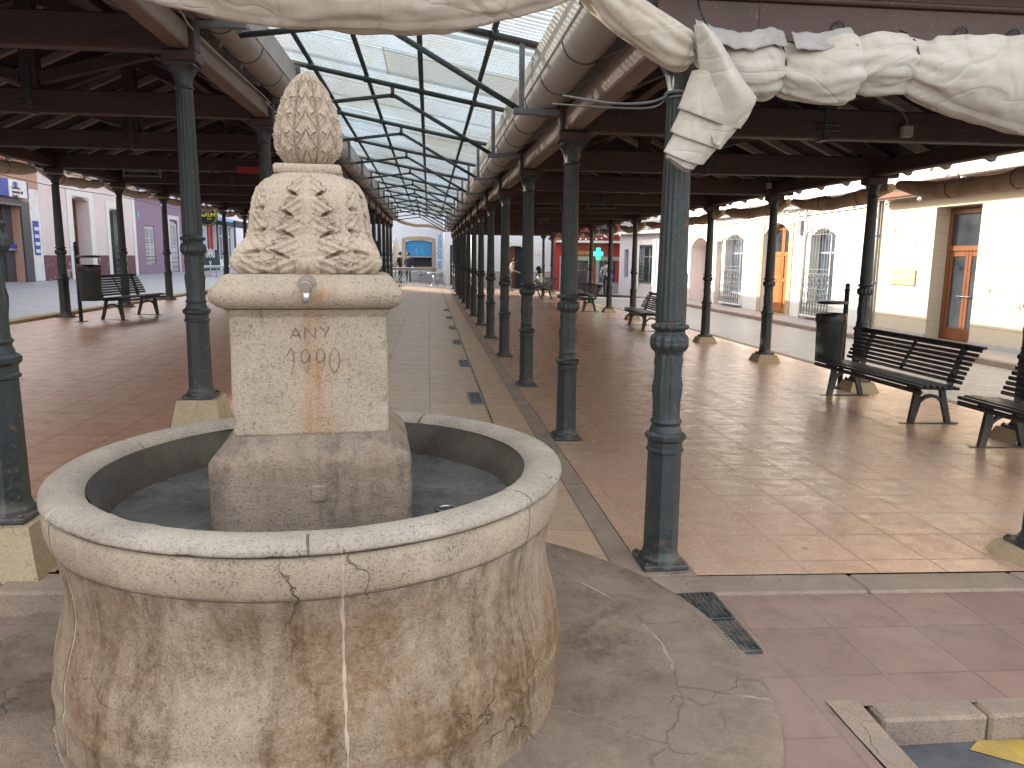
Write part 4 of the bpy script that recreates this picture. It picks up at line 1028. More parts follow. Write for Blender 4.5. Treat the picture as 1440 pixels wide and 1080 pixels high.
roll_mesh([(-1.4, 0, .45, .06), (-.9, 0, .18, .08), (-.2, 0, .02, .08), (.5, 0, .0, .08), (1.3, 0, -.25, .06)], None, 4, 20, 8).build('canvas', M['canvas'], k0)

# ------------------------------------------------------------------ benches and litter bins
def make_bench():
    t = empty('park_bench', (0, 0, 0), 0, '', 'bench', 'black slatted benches')
    for s in (-1, 1):
        y = s*.86; k = MB()
        k.bbox((-.30, y-.035, 0), (.36, y+.035, .012), .004)
        fl = [(-.215, .012), (-.15, .012), (-.10, .22), (-.11, .40), (-.165, .40)]
        k.poly(fl, y-.022, y+.022); k.poly([(.215, .012), (.275, .012), (.205, .25), (.165, .40), (.11, .40), (.15, .22)], y-.022, y+.022)
        arc = [(-.155+.0, .08)]; n = 12
        for i in range(n):
            a0 = math.pi-math.pi*i/n; a1 = math.pi-math.pi*(i+1)/n; q = lambda a, r: (.025+r*math.cos(a)*1.0, .10+r*1.15*math.sin(a))
            k.poly([q(a0, .165), q(a0, .195), q(a1, .195), q(a1, .165)], y-.02, y+.02)
        k.poly([(-.25, .415), (-.24, .385), (.20, .365), (.25, .40), (.37, .82), (.335, .83), (.20, .43)], y-.022, y+.022)
        k.build('leg', M['benchm'], t)
    k = MB()
    for i, (x, z) in enumerate(((-.268, .385), (-.262, .437), (-.195, .445), (-.128, .443), (-.061, .437), (.006, .430), (.073, .424), (.140, .422))):
        if i == 0: k.bbox((x-.017, -1.12, z-.022), (x+.017, 1.12, z+.022), .008)
        else: k.bbox((x-.026, -1.12, z-.016), (x+.026, 1.12, z+.016), .008)
    k.build('seat', M['benchm'], t)
    k = MB()
    for i in range(8):
        f = i/7; x = .175+.19*f-.02*math.sin(math.pi*f); z = .485+.335*f
        k.bbox((x-.014, -1.12, z-.019), (x+.014, 1.12, z+.019), .007)
    k.bbox((.355, -1.14, .835), (.415, 1.14, .868), .01)
    for y in (0, -.86, .86): k.bar((.20, y, .46), (.385, y, .83), .05, .014, (1, 0, 0))
    k.build('backrest', M['benchm'], t)
    return t
def zr_(x): return .002-.0216*(x-1.13)
def zl_(x): return .25+.0334*(-1.66-x)
b0 = make_bench(); b0.location = (5.36, 8.50, zr_(5.36)); b0['label'] = 'black slatted park bench in front of the litter bin, nearest whole bench on the right'
BL = [((5.38, 5.72, zr_(5.38)), 0, 'black slatted park bench cut by the right edge of the view'),
      ((5.36, 18.9, zr_(5.36)), R(-4), 'black park bench half hidden behind the near fluted column'),
      ((4.95, 25.5, zr_(4.95)), R(14), 'black park bench seen end-on, right of a grey litter bin under the right hall'),
      ((4.7, 32.6, zr_(4.7)), R(8), 'black park bench at the far end with a seated woman on it'),
      ((-5.84, 15.95, zl_(-5.84)), R(180)-R(7), 'black park bench under the left hall beside the litter bin')]
for loc, rz_, lab in BL:
    b = copy_tree(b0); b.location = loc; b.rotation_euler.z = rz_; b['label'] = lab
    if loc[0] < 0: b.scale = (.92, .80, .97)
def make_bin():
    t = empty('litter_bin', (0, 0, 0), 0, '', 'litter bin', 'post mounted litter bins')
    k = MB(); k.bbox((.10, -.10, 0), (.26, .10, .012), .003); k.tube([(.18, 0, .01), (.18, 0, 1.12)], .030, 16); k.lathe([(.034, 1.12), (.036, 1.13), (.022, 1.14), (.030, 1.155), (.026, 1.185), (.004, 1.20)], 14, (.18, 0, 0)); k.build('post', M['iron'], t)
    k = MB(); k.lathe([(.150, .32), (.158, .33), (.172, .80), (.176, .82), (.176, .84), (.165, .842), (.16, .80)], 64, fn=lambda r, z, a: r+(.004*(1 if math.cos(28*a) > 0 else -.4) if .33 < z < .79 else 0)); k.build('body', M['binm'], t)
    k = MB(); k.lathe([(.182, .75), (.186, .80), (.180, .852), (.172, .858), (.15, .835), (.10, .80)], 48, fn=lambda r, z, a: r+.005*noise.noise(Vector((math.cos(a)*7, math.sin(a)*7, z*30))), cap=False); k.build('liner_bag', M['bag'], t)
    k = MB(); k.lathe([(.001, 1.0), (.12, 1.0), (.165, .99), (.178, .975), (.178, .965), (.168, .962), (.001, .965)], 40, cap=False); k.build('lid', M['binm'], t); k = MB()
    k.tube([(.18, 0, .70), (.12, 0, .70)], .018, 8); k.build('arm', M['binm'], t); k = MB(); k.tube([(.18, 0, .975), (.10, 0, .98)], .016, 8); k.build('arm', M['binm'], t)
    return t
n0 = make_bin(); n0.scale = (1.10, 1.10, 1.20); n0.location = (5.45, 9.95, zr_(5.45)); n0.rotation_euler.z = 0; n0['label'] = 'dark litter bin with black bag and round lid behind the nearest whole bench'
for loc, rz_, lab in (((5.30, 16.15, zr_(5.3)), 0, 'dark litter bin beside the near fluted column and the half hidden bench'),
                      ((5.0, 27.5, zr_(5.0)), R(20), 'grey litter bin standing left of the end-on bench'),
                      ((4.95, 34.4, zr_(4.9)), R(20), 'grey litter bin beside the seated woman at the far end'),
                      ((-6.10, 14.75, zl_(-6.2)), R(185), 'dark litter bin on the left kerb next to the bench')):
    b = copy_tree(n0); b.location = loc; b.rotation_euler.z = rz_; b['label'] = lab

# ------------------------------------------------------------------ buildings
def facade(L, H, ops, m, parent, D=6.0, name='wall', t=.40):
    us = sorted({0, L}|{q for o_ in ops for q in o_[:2]}); zs = sorted({0, H}|{q for o_ in ops for q in o_[2:4]})
    k = MB(); ins = lambda u, z: any(a < u < b and c < z < d for a, b, c, d, *_ in ops)
    # merge cells into vertical runs
    for a, b in zip(us, us[1:]):
        run = None
        for c, d in zip(zs, zs[1:]):
            if ins((a+b)/2, (c+d)/2):
                if run: k.add([(a, 0, run[0]), (b, 0, run[0]), (b, 0, run[1]), (a, 0, run[1])], [(0, 1, 2, 3)]); run = None
            else: run = (run[0] if run else c, d)
        if run: k.add([(a, 0, run[0]), (b, 0, run[0]), (b, 0, run[1]), (a, 0, run[1])], [(0, 1, 2, 3)])
    for a, b, c, d, *r in ops:
        k.add([(a, 0, c), (a, t, c), (a, t, d), (a, 0, d)], [(0, 1, 2, 3)]); k.add([(b, 0, c), (b, t, c), (b, t, d), (b, 0, d)], [(3, 2, 1, 0)])
        k.add([(a, 0, d), (a, t, d), (b, t, d), (b, 0, d)], [(0, 1, 2, 3)]); k.add([(a, 0, c), (a, t, c), (b, t, c), (b, 0, c)], [(3, 2, 1, 0)])
        if r and r[0]:
            rise = r[0]; n = 14; arc = []
            for i in range(n+1):
                x = -1+2*i/n; arc.append(((a+b)/2+x*(b-a)/2, d-rise*(x*x)))
            for i in range(n):
                (xa, za), (xb, zb) = arc[i], arc[i+1]
                k.add([(xa, .001, za), (xb, .001, zb), (xb, .001, d), (xa, .001, d)], [(0, 1, 2, 3)]); k.add([(xa, .001, za), (xb, .001, zb), (xb, t, zb), (xa, t, za)], [(3, 2, 1, 0)])
    # body behind
    k.add([(0, 0, 0), (0, D, 0), (0, D, H), (0, 0, H)], [(3, 2, 1, 0)]); k.add([(L, 0, 0), (L, D, 0), (L, D, H), (L, 0, H)], [(0, 1, 2, 3)])
    k.add([(0, t, 0), (L, t, 0), (L, t, H), (0, t, H)], [(0, 1, 2, 3)]); k.add([(0, D, 0), (L, D, 0), (L, D, H), (0, D, H)], [(3, 2, 1, 0)]); k.add([(0, 0, H), (L, 0, H), (L, D, H), (0, D, H)], [(0, 1, 2, 3)])
    k.fix = False
    return k.build(name, m, parent)
def band(parent, name, m, L, z0, z1, ops, y=-.02, D=.02):
    cuts = sorted([(max(0, a), min(L, b)) for a, b, c, d, *_ in ops if c < z1 and d > z0]); p = 0
    for a, b in cuts+[(L, L)]:
        if a > p+.01: MB().box((p, y, z0), (a, y+D-.003, z1)).build(name, m, parent)
        p = max(p, b)
def roof(parent, L, H, D=6.0, m='tile', over=.45, slope=.35):
    k = MB(); k.fix = False; n = int(L/.23)*4
    k.grid(lambda u, v: (u*L, -over+v*(D/2+over), H+.10+v*(D/2+over)*slope+.05*abs(math.sin(math.pi*u*L/.23))), n, 2, False)
    k.add([(0, D/2, H+.1+(D/2+over)*slope), (L, D/2, H+.1+(D/2+over)*slope), (L, D+.1, H+.05), (0, D+.1, H+.05)], [(0, 1, 2, 3)])
    return k.build('roof', M[m], parent)
def eaves(parent, L, H, m, w=.42, h=.10, name='cornice'):
    k = MB(); k.bbox((0, -w, H-h), (L, -.003, H), .02); k.bbox((0, -w*.5, H-h*2), (L, -.003, H-h-.002), .015); return k.build(name, M[m], parent)
def grille(parent, w, h, m='white', arch=.2, nb=9, orn=True):
    """window grille standing proud of the wall, local x 0..w, z 0..h"""
    k = MB(); r = .011
    top = lambda x: h-arch*((2*x/w-1)**2)
    for i in range(nb+1):
        x = w*i/nb; k.tube([(x, 0, 0), (x, 0, top(x))], r if i not in (0, nb) else r*1.3, 6)
    for z in (0.02, h*.30, h*.47, h*.52, h-arch): k.bar((0, 0, z), (w, 0, z), .012, .022)
    if arch: k.tube([(w*i/16, 0, top(w*i/16)) for i in range(17)], r*1.4, 6)
    # diagonal lattice at the foot, scrolls in the middle band
    n = nb
    for i in range(n):
        a, b = w*i/n, w*(i+1)/n
        for j in range(3):
            z0, z1 = .03+h*.09*j, .03+h*.09*(j+1); k.tube([(a, 0, z0), ((a+b)/2, 0, (z0+z1)/2+.02), (b, 0, z0)], r*.7, 5); k.tube([(a, 0, z1), ((a+b)/2, 0, (z0+z1)/2-.02), (b, 0, z1)], r*.7, 5)
    if orn:
        for i in range(6):
            cx = w*(i+.5)/6; rr = min(w/14, h*.06)
            for zz in (h*.345, h*.43): k.tube([(cx+rr*(.3+.7*q/14)*math.cos(q*.75+i), -.004, zz+rr*(.3+.7*q/14)*math.sin(q*.75+i)) for q in range(15)], r*.8, 5)
        for i in range(5):
            cx = w*(i+.5)/5; rr = w/14; zz = top(cx)-rr*1.3; k.tube([(cx+rr*(.3+.7*q/14)*math.cos(q*.75), -.004, zz+rr*(.3+.7*q/14)*math.sin(q*.75)) for q in range(15)], r*.8, 5)
    return k.build('grille', M[m], parent)
def part(name, m, parent, fn, loc=None):
    k = MB(); fn(k); o_ = k.build(name, M[m], parent)
    if loc: o_.location = loc
    return o_
def each(name, m, parent, boxes):
    for q in boxes: part(name, m, parent, (lambda k: k.bbox(q[0], q[1], .008)) if len(q) == 2 else (lambda k: k.poly(*q)))
def window(b, u0, u1, z0, z1, frame='white', glass='glass', y=.24, mull=1, trans=(.7,)):
    f = part('window', frame, b, lambda k: [k.bbox((u0, y, z0), (u0+.06, y+.06, z1), .008), k.bbox((u1-.06, y, z0), (u1, y+.06, z1), .008), k.bbox((u0+.06, y+.002, z0), (u1-.06, y+.058, z0+.06), .008), k.bbox((u0+.06, y+.002, z1-.06), (u1-.06, y+.058, z1), .008)]
             + [k.bbox((u0+(u1-u0)*(i+1)/(mull+1)-.03, y+.004, z0+.06), (u0+(u1-u0)*(i+1)/(mull+1)+.03, y+.056, z1-.06), .008) for i in range(mull)] + [k.box((u0+.06, y+.01, z0+(z1-z0)*q-.02), (u1-.06, y+.05, z0+(z1-z0)*q+.02)) for q in trans])
    part('pane', glass, f, lambda k: k.box((u0+.03, y+.025, z0+.03), (u1-.03, y+.035, z1-.03))); return f
def pdoor(b, u0, u1, z0, z1, m, y=.22, leaves=2, glass=None, gz=.5):
    """panelled door; upper panels glazed when glass is given"""
    d = part('door', m, b, lambda k: k.box((u0, y+.03, z0), (u1, y+.07, z1)))
    W_ = (u1-u0)/leaves
    k = MB()
    for i in range(leaves):
        a = u0+W_*i+.01; c = a+W_-.02
        k.bbox((a, y-.005, z0+.01), (a+.10, y+.03, z1-.01), .008); k.bbox((c-.10, y-.005, z0+.01), (c, y+.03, z1-.01), .008)
        for q in (z0+.01, z0+(z1-z0)*.36, z0+(z1-z0)*.66, z1-.13): k.bbox((a+.10, y-.003, q), (c-.10, y+.03, q+.12), .008)
        for q in ((.10, .33), (.45, .62)): k.bbox((a+.15, y+.012, z0+(z1-z0)*q[0]), (c-.15, y+.032, z0+(z1-z0)*q[1]), .012)
    k.build('panelling', M[m], d)
    if glass: part('pane', glass, d, lambda k: [k.box((u0+W_*i+.12, y+.02, z0+(z1-z0)*.71), (u0+W_*(i+1)-.12, y+.029, z1-.14)) for i in range(leaves)])
    part('handle', 'gold', d, lambda k: k.tube([(u0+(u1-u0)*.46, y-.05, z0+1.02), (u0+(u1-u0)*.46, y-.005, z0+1.02)], .018, 8)); return d
NEG = R(-90)
# --- beige bank-like building on the right
B = empty('beige_building', (11.5, 19.0, -.14), NEG, 'beige ashlar building on the right with glazed wooden double door and plaque', 'building')
ops = [(2.25, 3.72, 0, 3.0)]; LB, HB = 17.0, 6.4
facade(LB, HB, ops, M['beige'], B)
k = MB()
for i in range(14):
    z = .42+.40*i
    segs = [(0, 2.25), (3.72, LB)] if z < 3.0 else [(0, LB)]
    for a, b in segs: k.box((a, -.0015, z), (b, .002, z+.012))
    if z < 3.0: k.box((2.2485, .0, z), (2.2515, .36, z+.012))
k.build('course_joint', M['sandst'], B)
fr = part('door_frame', 'wood', B, lambda k: [k.bbox((2.255, .33, 0), (2.36, .42, 2.96), .01), k.bbox((3.61, .33, 0), (3.715, .42, 2.96), .01), k.bbox((2.36, .335, 2.84), (3.61, .415, 2.96), .01), k.bbox((2.36, .325, 2.02), (3.61, .418, 2.14), .01)])
part('transom_pane', 'glass', fr, lambda k: k.box((2.35, .37, 2.12), (3.62, .38, 2.86)))
for a, b in ((2.365, 2.985), (2.99, 3.605)):
    d = part('door', 'wood', B, lambda k: [k.bbox((a, .35, .03), (a+.10, .40, 2.015), .008), k.bbox((b-.10, .35, .03), (b, .40, 2.015), .008), k.bbox((a+.10, .352, .03), (b-.10, .398, .30), .008), k.bbox((a+.10, .352, 1.90), (b-.10, .398, 2.015), .008)])
    part('pane', 'glass', d, lambda k: k.box((a+.09, .37, .28), (b-.09, .378, 1.92)))
    hx = b-.05 if a < 2.5 else a+.05
    part('handle', 'alu', d, lambda k: [k.tube([(hx-.16, .31, 1.02), (hx+.16, .31, 1.02)], .012, 8), k.tube([(hx-.13, .31, 1.02), (hx-.13, .352, 1.02)], .01, 8), k.tube([(hx+.13, .31, 1.02), (hx+.13, .352, 1.02)], .01, 8)])
pl = part('plaque', 'sandst', B, lambda k: k.bbox((.75, -.03, 1.21), (1.72, -.002, 1.58), .008))
part('plaque_line', 'greyst', pl, lambda k: [k.box((.83, -.034, 1.27+.065*i), (1.64-.08*(i % 2), -.0305, 1.295+.065*i)) for i in range(4)])
part('cornice', 'white', B, lambda k: [k.bbox((0, -.62, 3.55), (LB, -.003, 3.78), .02), k.bbox((0, -.30, 3.40), (LB, -.003, 3.548), .02)])
part('cornice_shade_strip', 'woodd', B, lambda k: k.bbox((.1, -.5, 3.27), (LB, -.31, 3.42), .02))  # dark strip standing in for the shade under the cornice
part('plinth', 'greyst', B, lambda k: [k.bbox((0, -.03, -.12), (2.24, -.003, .12), .01), k.bbox((3.73, -.03, -.12), (LB, -.003, .12), .01)])
part('doorstep', 'kerb', B, lambda k: k.bbox((2.1, -.25, -.1), (3.85, .33, .018), .01))
roof(B, LB, HB); eaves(B, LB, HB, 'beige')
part('downpipe', 'bracket', B, lambda k: [k.tube([(.06, -.06, 0), (.06, -.06, 3.5)], .04, 10), k.tube([(.06, -.06, 1.2), (.06, -.06, 1.24)], .05, 10), k.tube([(.06, -.06, 2.4), (.06, -.06, 2.44)], .05, 10)])
part('meter_box', 'bracket', B, lambda k: k.bbox((-.30, -.10, .48), (-.12, -.003, .72), .01))
# --- whitewashed house
B = empty('white_house', (11.5, 30.6, -.20), NEG, 'sunlit whitewashed house with an orange door between two white window grilles', 'house')
LB, HB = 11.6, 6.0
ops = [(1.25, 3.0, .55, 2.75, .2), (4.75, 6.65, 0, 3.05, .35), (8.05, 9.5, .55, 2.75, .2), (.32, .92, 0, 2.55)]
facade(LB, HB, ops, M['whitew'], B)
for a, b in ((1.25, 3.0), (8.05, 9.5)):
    wd = window(B, a, b, .55, 2.72, 'white', 'glassb', .26, 1)
    part('shutter', 'wood', wd, lambda k: k.bbox((b-.38, .19, .6), (b-.04, .225, 2.5), .01))
    g = grille(wd, b-a+.10, 2.62, 'bracket', .25); g.location = (a-.05, -.13, .22)
    part('sill', 'white', wd, lambda k: k.bbox((a-.12, -.16, .15), (b+.12, -.003, .21), .01))
dd = pdoor(B, 4.86, 6.54, .08, 2.95, 'orange', .26, 2, 'glass')
each('surround', 'sandst', B, [((4.45, -.025, 0), (4.748, -.002, 3.05)), ((6.652, -.025, 0), (6.95, -.002, 3.05))])
part('step', 'kerb', B, lambda k: k.bbox((4.6, -.2, -.05), (6.8, .25, .078), .01))
pdoor(B, .34, .90, .03, 2.0, 'orange', .26, 1); part('fanlight', 'glass', B, lambda k: k.box((.34, .27, 2.02), (.90, .29, 2.53)))
part('downpipe', 'white', B, lambda k: k.tube([(7.75, -.05, 0), (7.75, -.05, 3.4)], .035, 8)); part('wall_cable', 'cable', B, lambda k: [k.tube(crs([(0, -.02, 3.22), (2, -.02, 3.17), (4.5, -.02, 3.25), (7, -.02, 3.18), (LB, -.02, 3.24)], 5), .011, 6)])
part('wall_box', 'bracket', B, lambda k: k.bbox((7.35, -.12, 2.62), (7.6, -.003, 3.05), .01))
part('cornice', 'white', B, lambda k: [k.bbox((0, -.55, 3.60), (LB, -.003, 3.74), .02), k.bbox((0, -.25, 3.42), (LB, -.003, 3.598), .02)])
roof(B, LB, HB); eaves(B, LB, HB, 'white')
B = empty('pink_house', (11.5, 34.7, -.20), NEG, 'pinkish house with an arched passage and green glass on the right street', 'house')
LB, HB = 4.08, 5.6; ops = [(1.35, 3.55, 0, 2.75, .4)]
facade(LB, HB, ops, M['pinkw'], B, t=.9)
window(B, 2.35, 3.5, .7, 2.5, 'white', 'glassg', .75, 1); part('passage_wall', 'pinkw', B, lambda k: k.bbox((1.36, .7, 0), (2.3, .88, 2.7), .01))
roof(B, LB, HB); eaves(B, LB, HB, 'white')
# --- lavender house at the bend
A_p, B_p = Vector((9.85, 39.6)), Vector((11.42, 34.75)); d_ = B_p-A_p; LB = d_.length
B = empty('lavender_house', (A_p.x, A_p.y, -.22), math.atan2(d_.y, d_.x), 'pale lavender house in shade with dark window grille, right of the red pharmacy', 'house')
ops = [(.45, .85, .9, 2.3), (1.9, 3.0, .65, 2.5), (4.0, 4.95, 0, 2.55)]; facade(LB, 6.0, ops, M['lav'], B)
window(B, .45, .85, .9, 2.3, 'bracket', 'glass', .2, 0); wd = window(B, 1.9, 3.0, .65, 2.5, 'white', 'glass', .2, 1); g = grille(wd, 1.1, 1.85, 'steel', .0, 7); g.location = (1.9, -.03, .65)
each('surround', 'white', B, [((1.62, -.03, .5), (1.897, -.002, 2.75)), ((3.003, -.03, .5), (3.28, -.002, 2.75)), ((1.897, -.031, 2.503), (3.003, -.002, 2.75)), ((3.75, -.03, 0), (3.997, -.002, 2.8)), ((3.997, -.031, 2.553), (5.05, -.002, 2.8))])
pdoor(B, 4.02, 4.93, .03, 2.5, 'bracket', .2, 1); roof(B, LB, 6.0); eaves(B, LB, 6.0, 'white')
part('balcony_rail', 'steel', B, lambda k: [k.bar((0, -.35, 3.9), (LB, -.35, 3.9), .03, .03), k.bar((0, -.35, 3.2), (LB, -.35, 3.2), .03, .03)]+[k.tube([(.1*i, -.35, 3.2), (.1*i, -.35, 3.9)], .009, 5) for i in range(1, 50)])
part('balcony_slab', 'white', B, lambda k: k.bbox((0, -.4, 3.05), (LB, -.003, 3.18), .01))
# --- pharmacy
B = empty('red_pharmacy', (6.96, 42.6, -.27), 0, 'red fronted pharmacy with green cross at the end of the right street', 'shop')
LB = 3.7; ops = [(.62, 1.85, 0, 1.75), (2.50, 3.42, .55, 1.75), (.5, 1.3, 3.1, 4.9), (2.2, 3.0, 3.1, 4.9)]; facade(LB, 6.2, ops, M['redf'], B)
each('surround', 'greyst', B, [((.25, -.03, 0), (.617, -.002, 1.98)), ((1.853, -.03, 0), (2.12, -.002, 1.98)), ((.617, -.031, 1.753), (1.853, -.002, 1.98)), ((2.3, -.03, 0), (2.497, -.002, 1.98)), ((2.497, -.031, 1.753), (LB, -.002, 1.98)), ((2.497, -.031, 0), (LB, -.002, .547))])
window(B, .62, 1.85, 0, 1.75, 'bracket', 'glass', .2, 1); window(B, 2.5, 3.42, .55, 1.75, 'bracket', 'glassb', .2, 1)
text('shop_sign', 'FARMACIA', .30, M['gold'], B, (1.72, -.012, 2.17))
part('poster', 'bluesign', B, lambda k: k.bbox((2.95, .17, .3), (3.4, .19, 1.5), .005))
part('balcony_slab', 'white', B, lambda k: k.bbox((0, -.6, 2.72), (LB, -.003, 2.84), .01)); part('balcony_rail', 'steel', B, lambda k: [k.bar((0, -.55, 3.75), (LB, -.55, 3.75), .04, .04)]+[k.tube([(.09*i, -.55, 2.84), (.09*i, -.55, 3.75)], .010, 5) for i in range(1, 39)])
for a in (.5, 2.2): window(B, a, a+.8, 3.1, 4.9, 'woodd', 'glassb', .2, 1)
roof(B, LB, 6.2)
t = empty('pharmacy_cross', (9.25, 42.0, 1.86), R(35), 'lit green pharmacy cross on the red shop front', 'sign')
part('lamp', 'green', t, lambda k: k.poly([(-.11, -.32), (.11, -.32), (.11, -.11), (.32, -.11), (.32, .11), (.11, .11), (.11, .32), (-.11, .32), (-.11, .11), (-.32, .11), (-.32, -.11), (-.11, -.11)], -.05, .05)); part('bracket', 'steel', t, lambda k: k.tube([(.0, .05, 0), (.2, .5, 0)], .03, 8))
# --- white houses closing the aisle
B = empty('white_house', (2.35, 43, -.2), 0, 'shaded white house with a dark arched door behind the far end of the hall', 'house')
LB = 4.6; ops = [(1.85, 3.05, 0, 2.45, .2)]; facade(LB, 7.6, ops, M['bluew'], B)
band(B, 'plinth', M['greyst'], LB, 0, 1.05, [(1.6, 3.3, 0, 3)]); pdoor(B, 1.87, 2.45, .02, 2.42, 'woodd', .25, 1); pdoor(B, 2.45, 3.03, .02, 2.42, 'darkteal', .22, 1)
each('surround', 'white', B, [((1.6, -.03, 0), (1.847, -.002, 2.7)), ((3.053, -.03, 0), (3.3, -.002, 2.7)), ((1.847, -.031, 2.453), (3.053, -.002, 2.7))])
part('plaque', 'white', B, lambda k: [k.bbox((3.5, -.03, 1.95), (3.98, -.002, 2.28), .006)]); roof(B, LB, 7.6)
B = empty('grey_house', (.9, 46, -.1), 0, 'narrow grey house with menu boards, right of the blue shuttered bar', 'house')
LB = 2.2; ops = [(.35, .95, 0, 2.4)]; facade(LB, 7.9, ops, M['lav'], B); pdoor(B, .36, .94, .02, 2.38, 'darkteal', .2, 1)
part('menu_board', 'black', B, lambda k: [k.box((1.25+.25*i, -.02, .95+.2*j), (1.38+.25*i, -.004, 1.08+.2*j)) for i in range(2) for j in range(5)]); roof(B, LB, 7.9)
B = empty('corner_bar', (-2.35, 50, .0), 0, 'white bar closing the aisle, with a serving hatch under a blue shutter', 'bar')
LB = 3.35; ops = [(.88, 2.55, .95, 2.62, .10)]; facade(LB, 7.2, ops, M['bluew'], B)
band(B, 'plinth', M['greyst'], LB, 0, .62, [])
each('surround', 'sandst', B, [((.66, -.05, .62), (.877, -.003, 2.66)), ((2.553, -.05, .62), (2.77, -.003, 2.66)), ([(.66, 2.66), (2.77, 2.66), (2.77, 2.74), (2.4, 2.84), (1.72, 2.88), (1.03, 2.84), (.66, 2.74)], -.05, -.003), ((.6, -.12, .83), (2.83, -.003, .945))])
sh = part('shutter', 'blueshut', B, lambda k: k.box((.89, .12, 1.62), (2.54, .15, 2.61))); part('shutter_rail', 'greyst', sh, lambda k: k.box((.89, .10, 1.55), (2.54, .16, 1.62)))
part('shutter_letters', 'cyan', sh, lambda k: [k.box((1.55, .114, 1.8), (1.62, .119, 2.1)), k.box((1.9, .114, 1.75), (1.97, .119, 2.45)), k.box((1.0, .114, 2.3), (2.4, .119, 2.33))])
part('bar_interior', 'dark', B, lambda k: k.box((.9, .30, .96), (2.53, .32, 1.55)))
text('bar_name', 'els pòrxens', .46, M['cyan'], B, (3.02, -.006, 1.93), (math.pi/2, -math.pi/2, 0), bold=.006); roof(B, LB, 7.2)
B = empty('cream_house', (-9.5, 52, .2), 0, 'cream house with a dark double door behind the closed white parasol', 'house')
LB = 7.1; ops = [(5.2, 6.3, 0, 2.4), (2.2, 3.2, .8, 2.3)]; facade(LB, 5.6, ops, M['lav'], B); pdoor(B, 5.22, 6.28, .02, 2.38, 'darkteal', .2, 2); window(B, 2.2, 3.2, .8, 2.3); roof(B, LB, 5.6)
# --- left street
POS = R(90)
B = empty('sun_block_house', (-12.8, -6.0, .70), POS, 'added unseen house on the left street, there to block the sun', 'house')  # added out of view, keeps low sun off the fountain
facade(18.95, 6.6, [(3, 4.2, 0, 2.5), (7, 8.2, .9, 2.4), (11, 12.2, .9, 2.4), (14.5, 15.7, 0, 2.5)], M['pinkw'], B)
for a in (3, 14.5): pdoor(B, a+.02, a+1.18, .02, 2.48, 'woodd', .22, 2)
for a in (7, 11): window(B, a, a+1.2, .9, 2.4)
roof(B, 18.95, 6.6)
B = empty('lottery_shop', (-12.8, 13.0, .70), POS, 'salmon fronted lottery shop with granite pillar and blue and white sign', 'shop')
LB = 14.55; ops = [(9.5, 13.25, 0, 2.42), (14.05, 14.5, .6, 1.9)]; facade(LB, 4.65, ops[:1], M['salmon'], B, t=.6)
part('pillar', 'granite', B, lambda k: [k.bbox((13.25, -.06, 0), (13.75, -.002, 2.52), .01), k.bbox((12.75, .25, 0), (13.245, .38, 2.40), .01), k.bbox((9.3, -.06, 2.425), (13.249, -.002, 2.62), .01)])
part('shutter_box', 'bracket', B, lambda k: k.bbox((9.5, -.09, 2.36), (13.24, .20, 2.424), .01))
sf = part('shop_window', 'bracket', B, lambda k: [k.bbox((x-.04, .40, .1), (x+.04, .46, 2.35), .006) for x in (9.6, 11.2, 12.05, 12.45)]+[k.bbox((9.64, .402, .03), (12.7, .458, .098), .006), k.bbox((9.64, .402, 2.1), (12.7, .458, 2.2), .006)])
part('pane', 'glassb', sf, lambda k: k.box((9.6, .425, .1), (12.72, .435, 2.3)))
random.seed(11)
for c_, n_ in (('white', 9), ('yellow', 4), ('red', 3), ('blueshut', 3), ('orange', 2)):
    part('poster', c_, sf, lambda k: [k.box((u, .39, z), (u+random.uniform(.12, .3), .398, z+random.uniform(.12, .35))) for u, z in [(random.uniform(9.8, 12.5), random.uniform(.3, 1.9)) for _ in range(n_)]])
part('ledge_display', 'bluesign', B, lambda k: [k.bbox((12.78, .16, 1.05), (13.22, .248, 1.18), .01)]); part('ledge_display', 'alu', B, lambda k: k.bbox((12.76, .14, .98), (13.24, .249, 1.045), .01))
sg = part('shop_sign', 'white', B, lambda k: k.bbox((12.35, -.20, 2.60), (13.42, -.061, 3.12), .01)); each('sign_edge', 'bluesign', sg, [((11.2, -.19, 2.60), (12.346, -.062, 3.12)), ((13.424, -.205, 2.6), (13.50, -.061, 3.12))])
text('sign_text', 'Loterías y\nApuestas del\nEstado', .125, M['black'], sg, (12.50, -.204, 2.76), align='LEFT', bold=.003)
part('emblem', 'bluesign', sg, lambda k: [k.lathe([(.10, 0), (.001, 0)], 20, (0, 0, 0)) if False else k.poly([(12.72+.10*math.cos(a*.393), 2.985+.09*math.sin(a*.393)) for a in range(16)], -.206, -.2035), k.bar((12.58, -.206, 3.05), (12.86, -.206, 3.05), .004, .015), k.bar((12.58, -.206, 2.90), (12.58, -.206, 3.05), .012, .004), k.bar((12.86, -.206, 2.90), (12.86, -.206, 3.05), .012, .004)])
nb = part('notice_board', 'bluesign', B, lambda k: k.bbox((13.95, -.04, .85), (14.32, -.003, 1.95), .008)); part('notice', 'white', nb, lambda k: [k.box((13.99, -.045, .92+.24*i), (14.28, -.0405, 1.03+.24*i)) for i in range(4)])
part('corner_strip', 'white', B, lambda k: k.bbox((13.86, -.02, 0), (14.5, -.003, 2.95), .004)); roof(B, LB, 4.65); eaves(B, LB, 3.9, 'salmon', .3)
B = empty('white_house', (-12.8, 27.55, .68), POS, 'flaking white house with maroon base band and tall brown door on the left street', 'house')
LB = 8.4; ops = [(2.35, 3.75, 0, 2.98, .12), (5.6, 6.8, .0, 2.72, .12)]; facade(LB, 4.75, ops, M['pinkw'], B, t=.55)
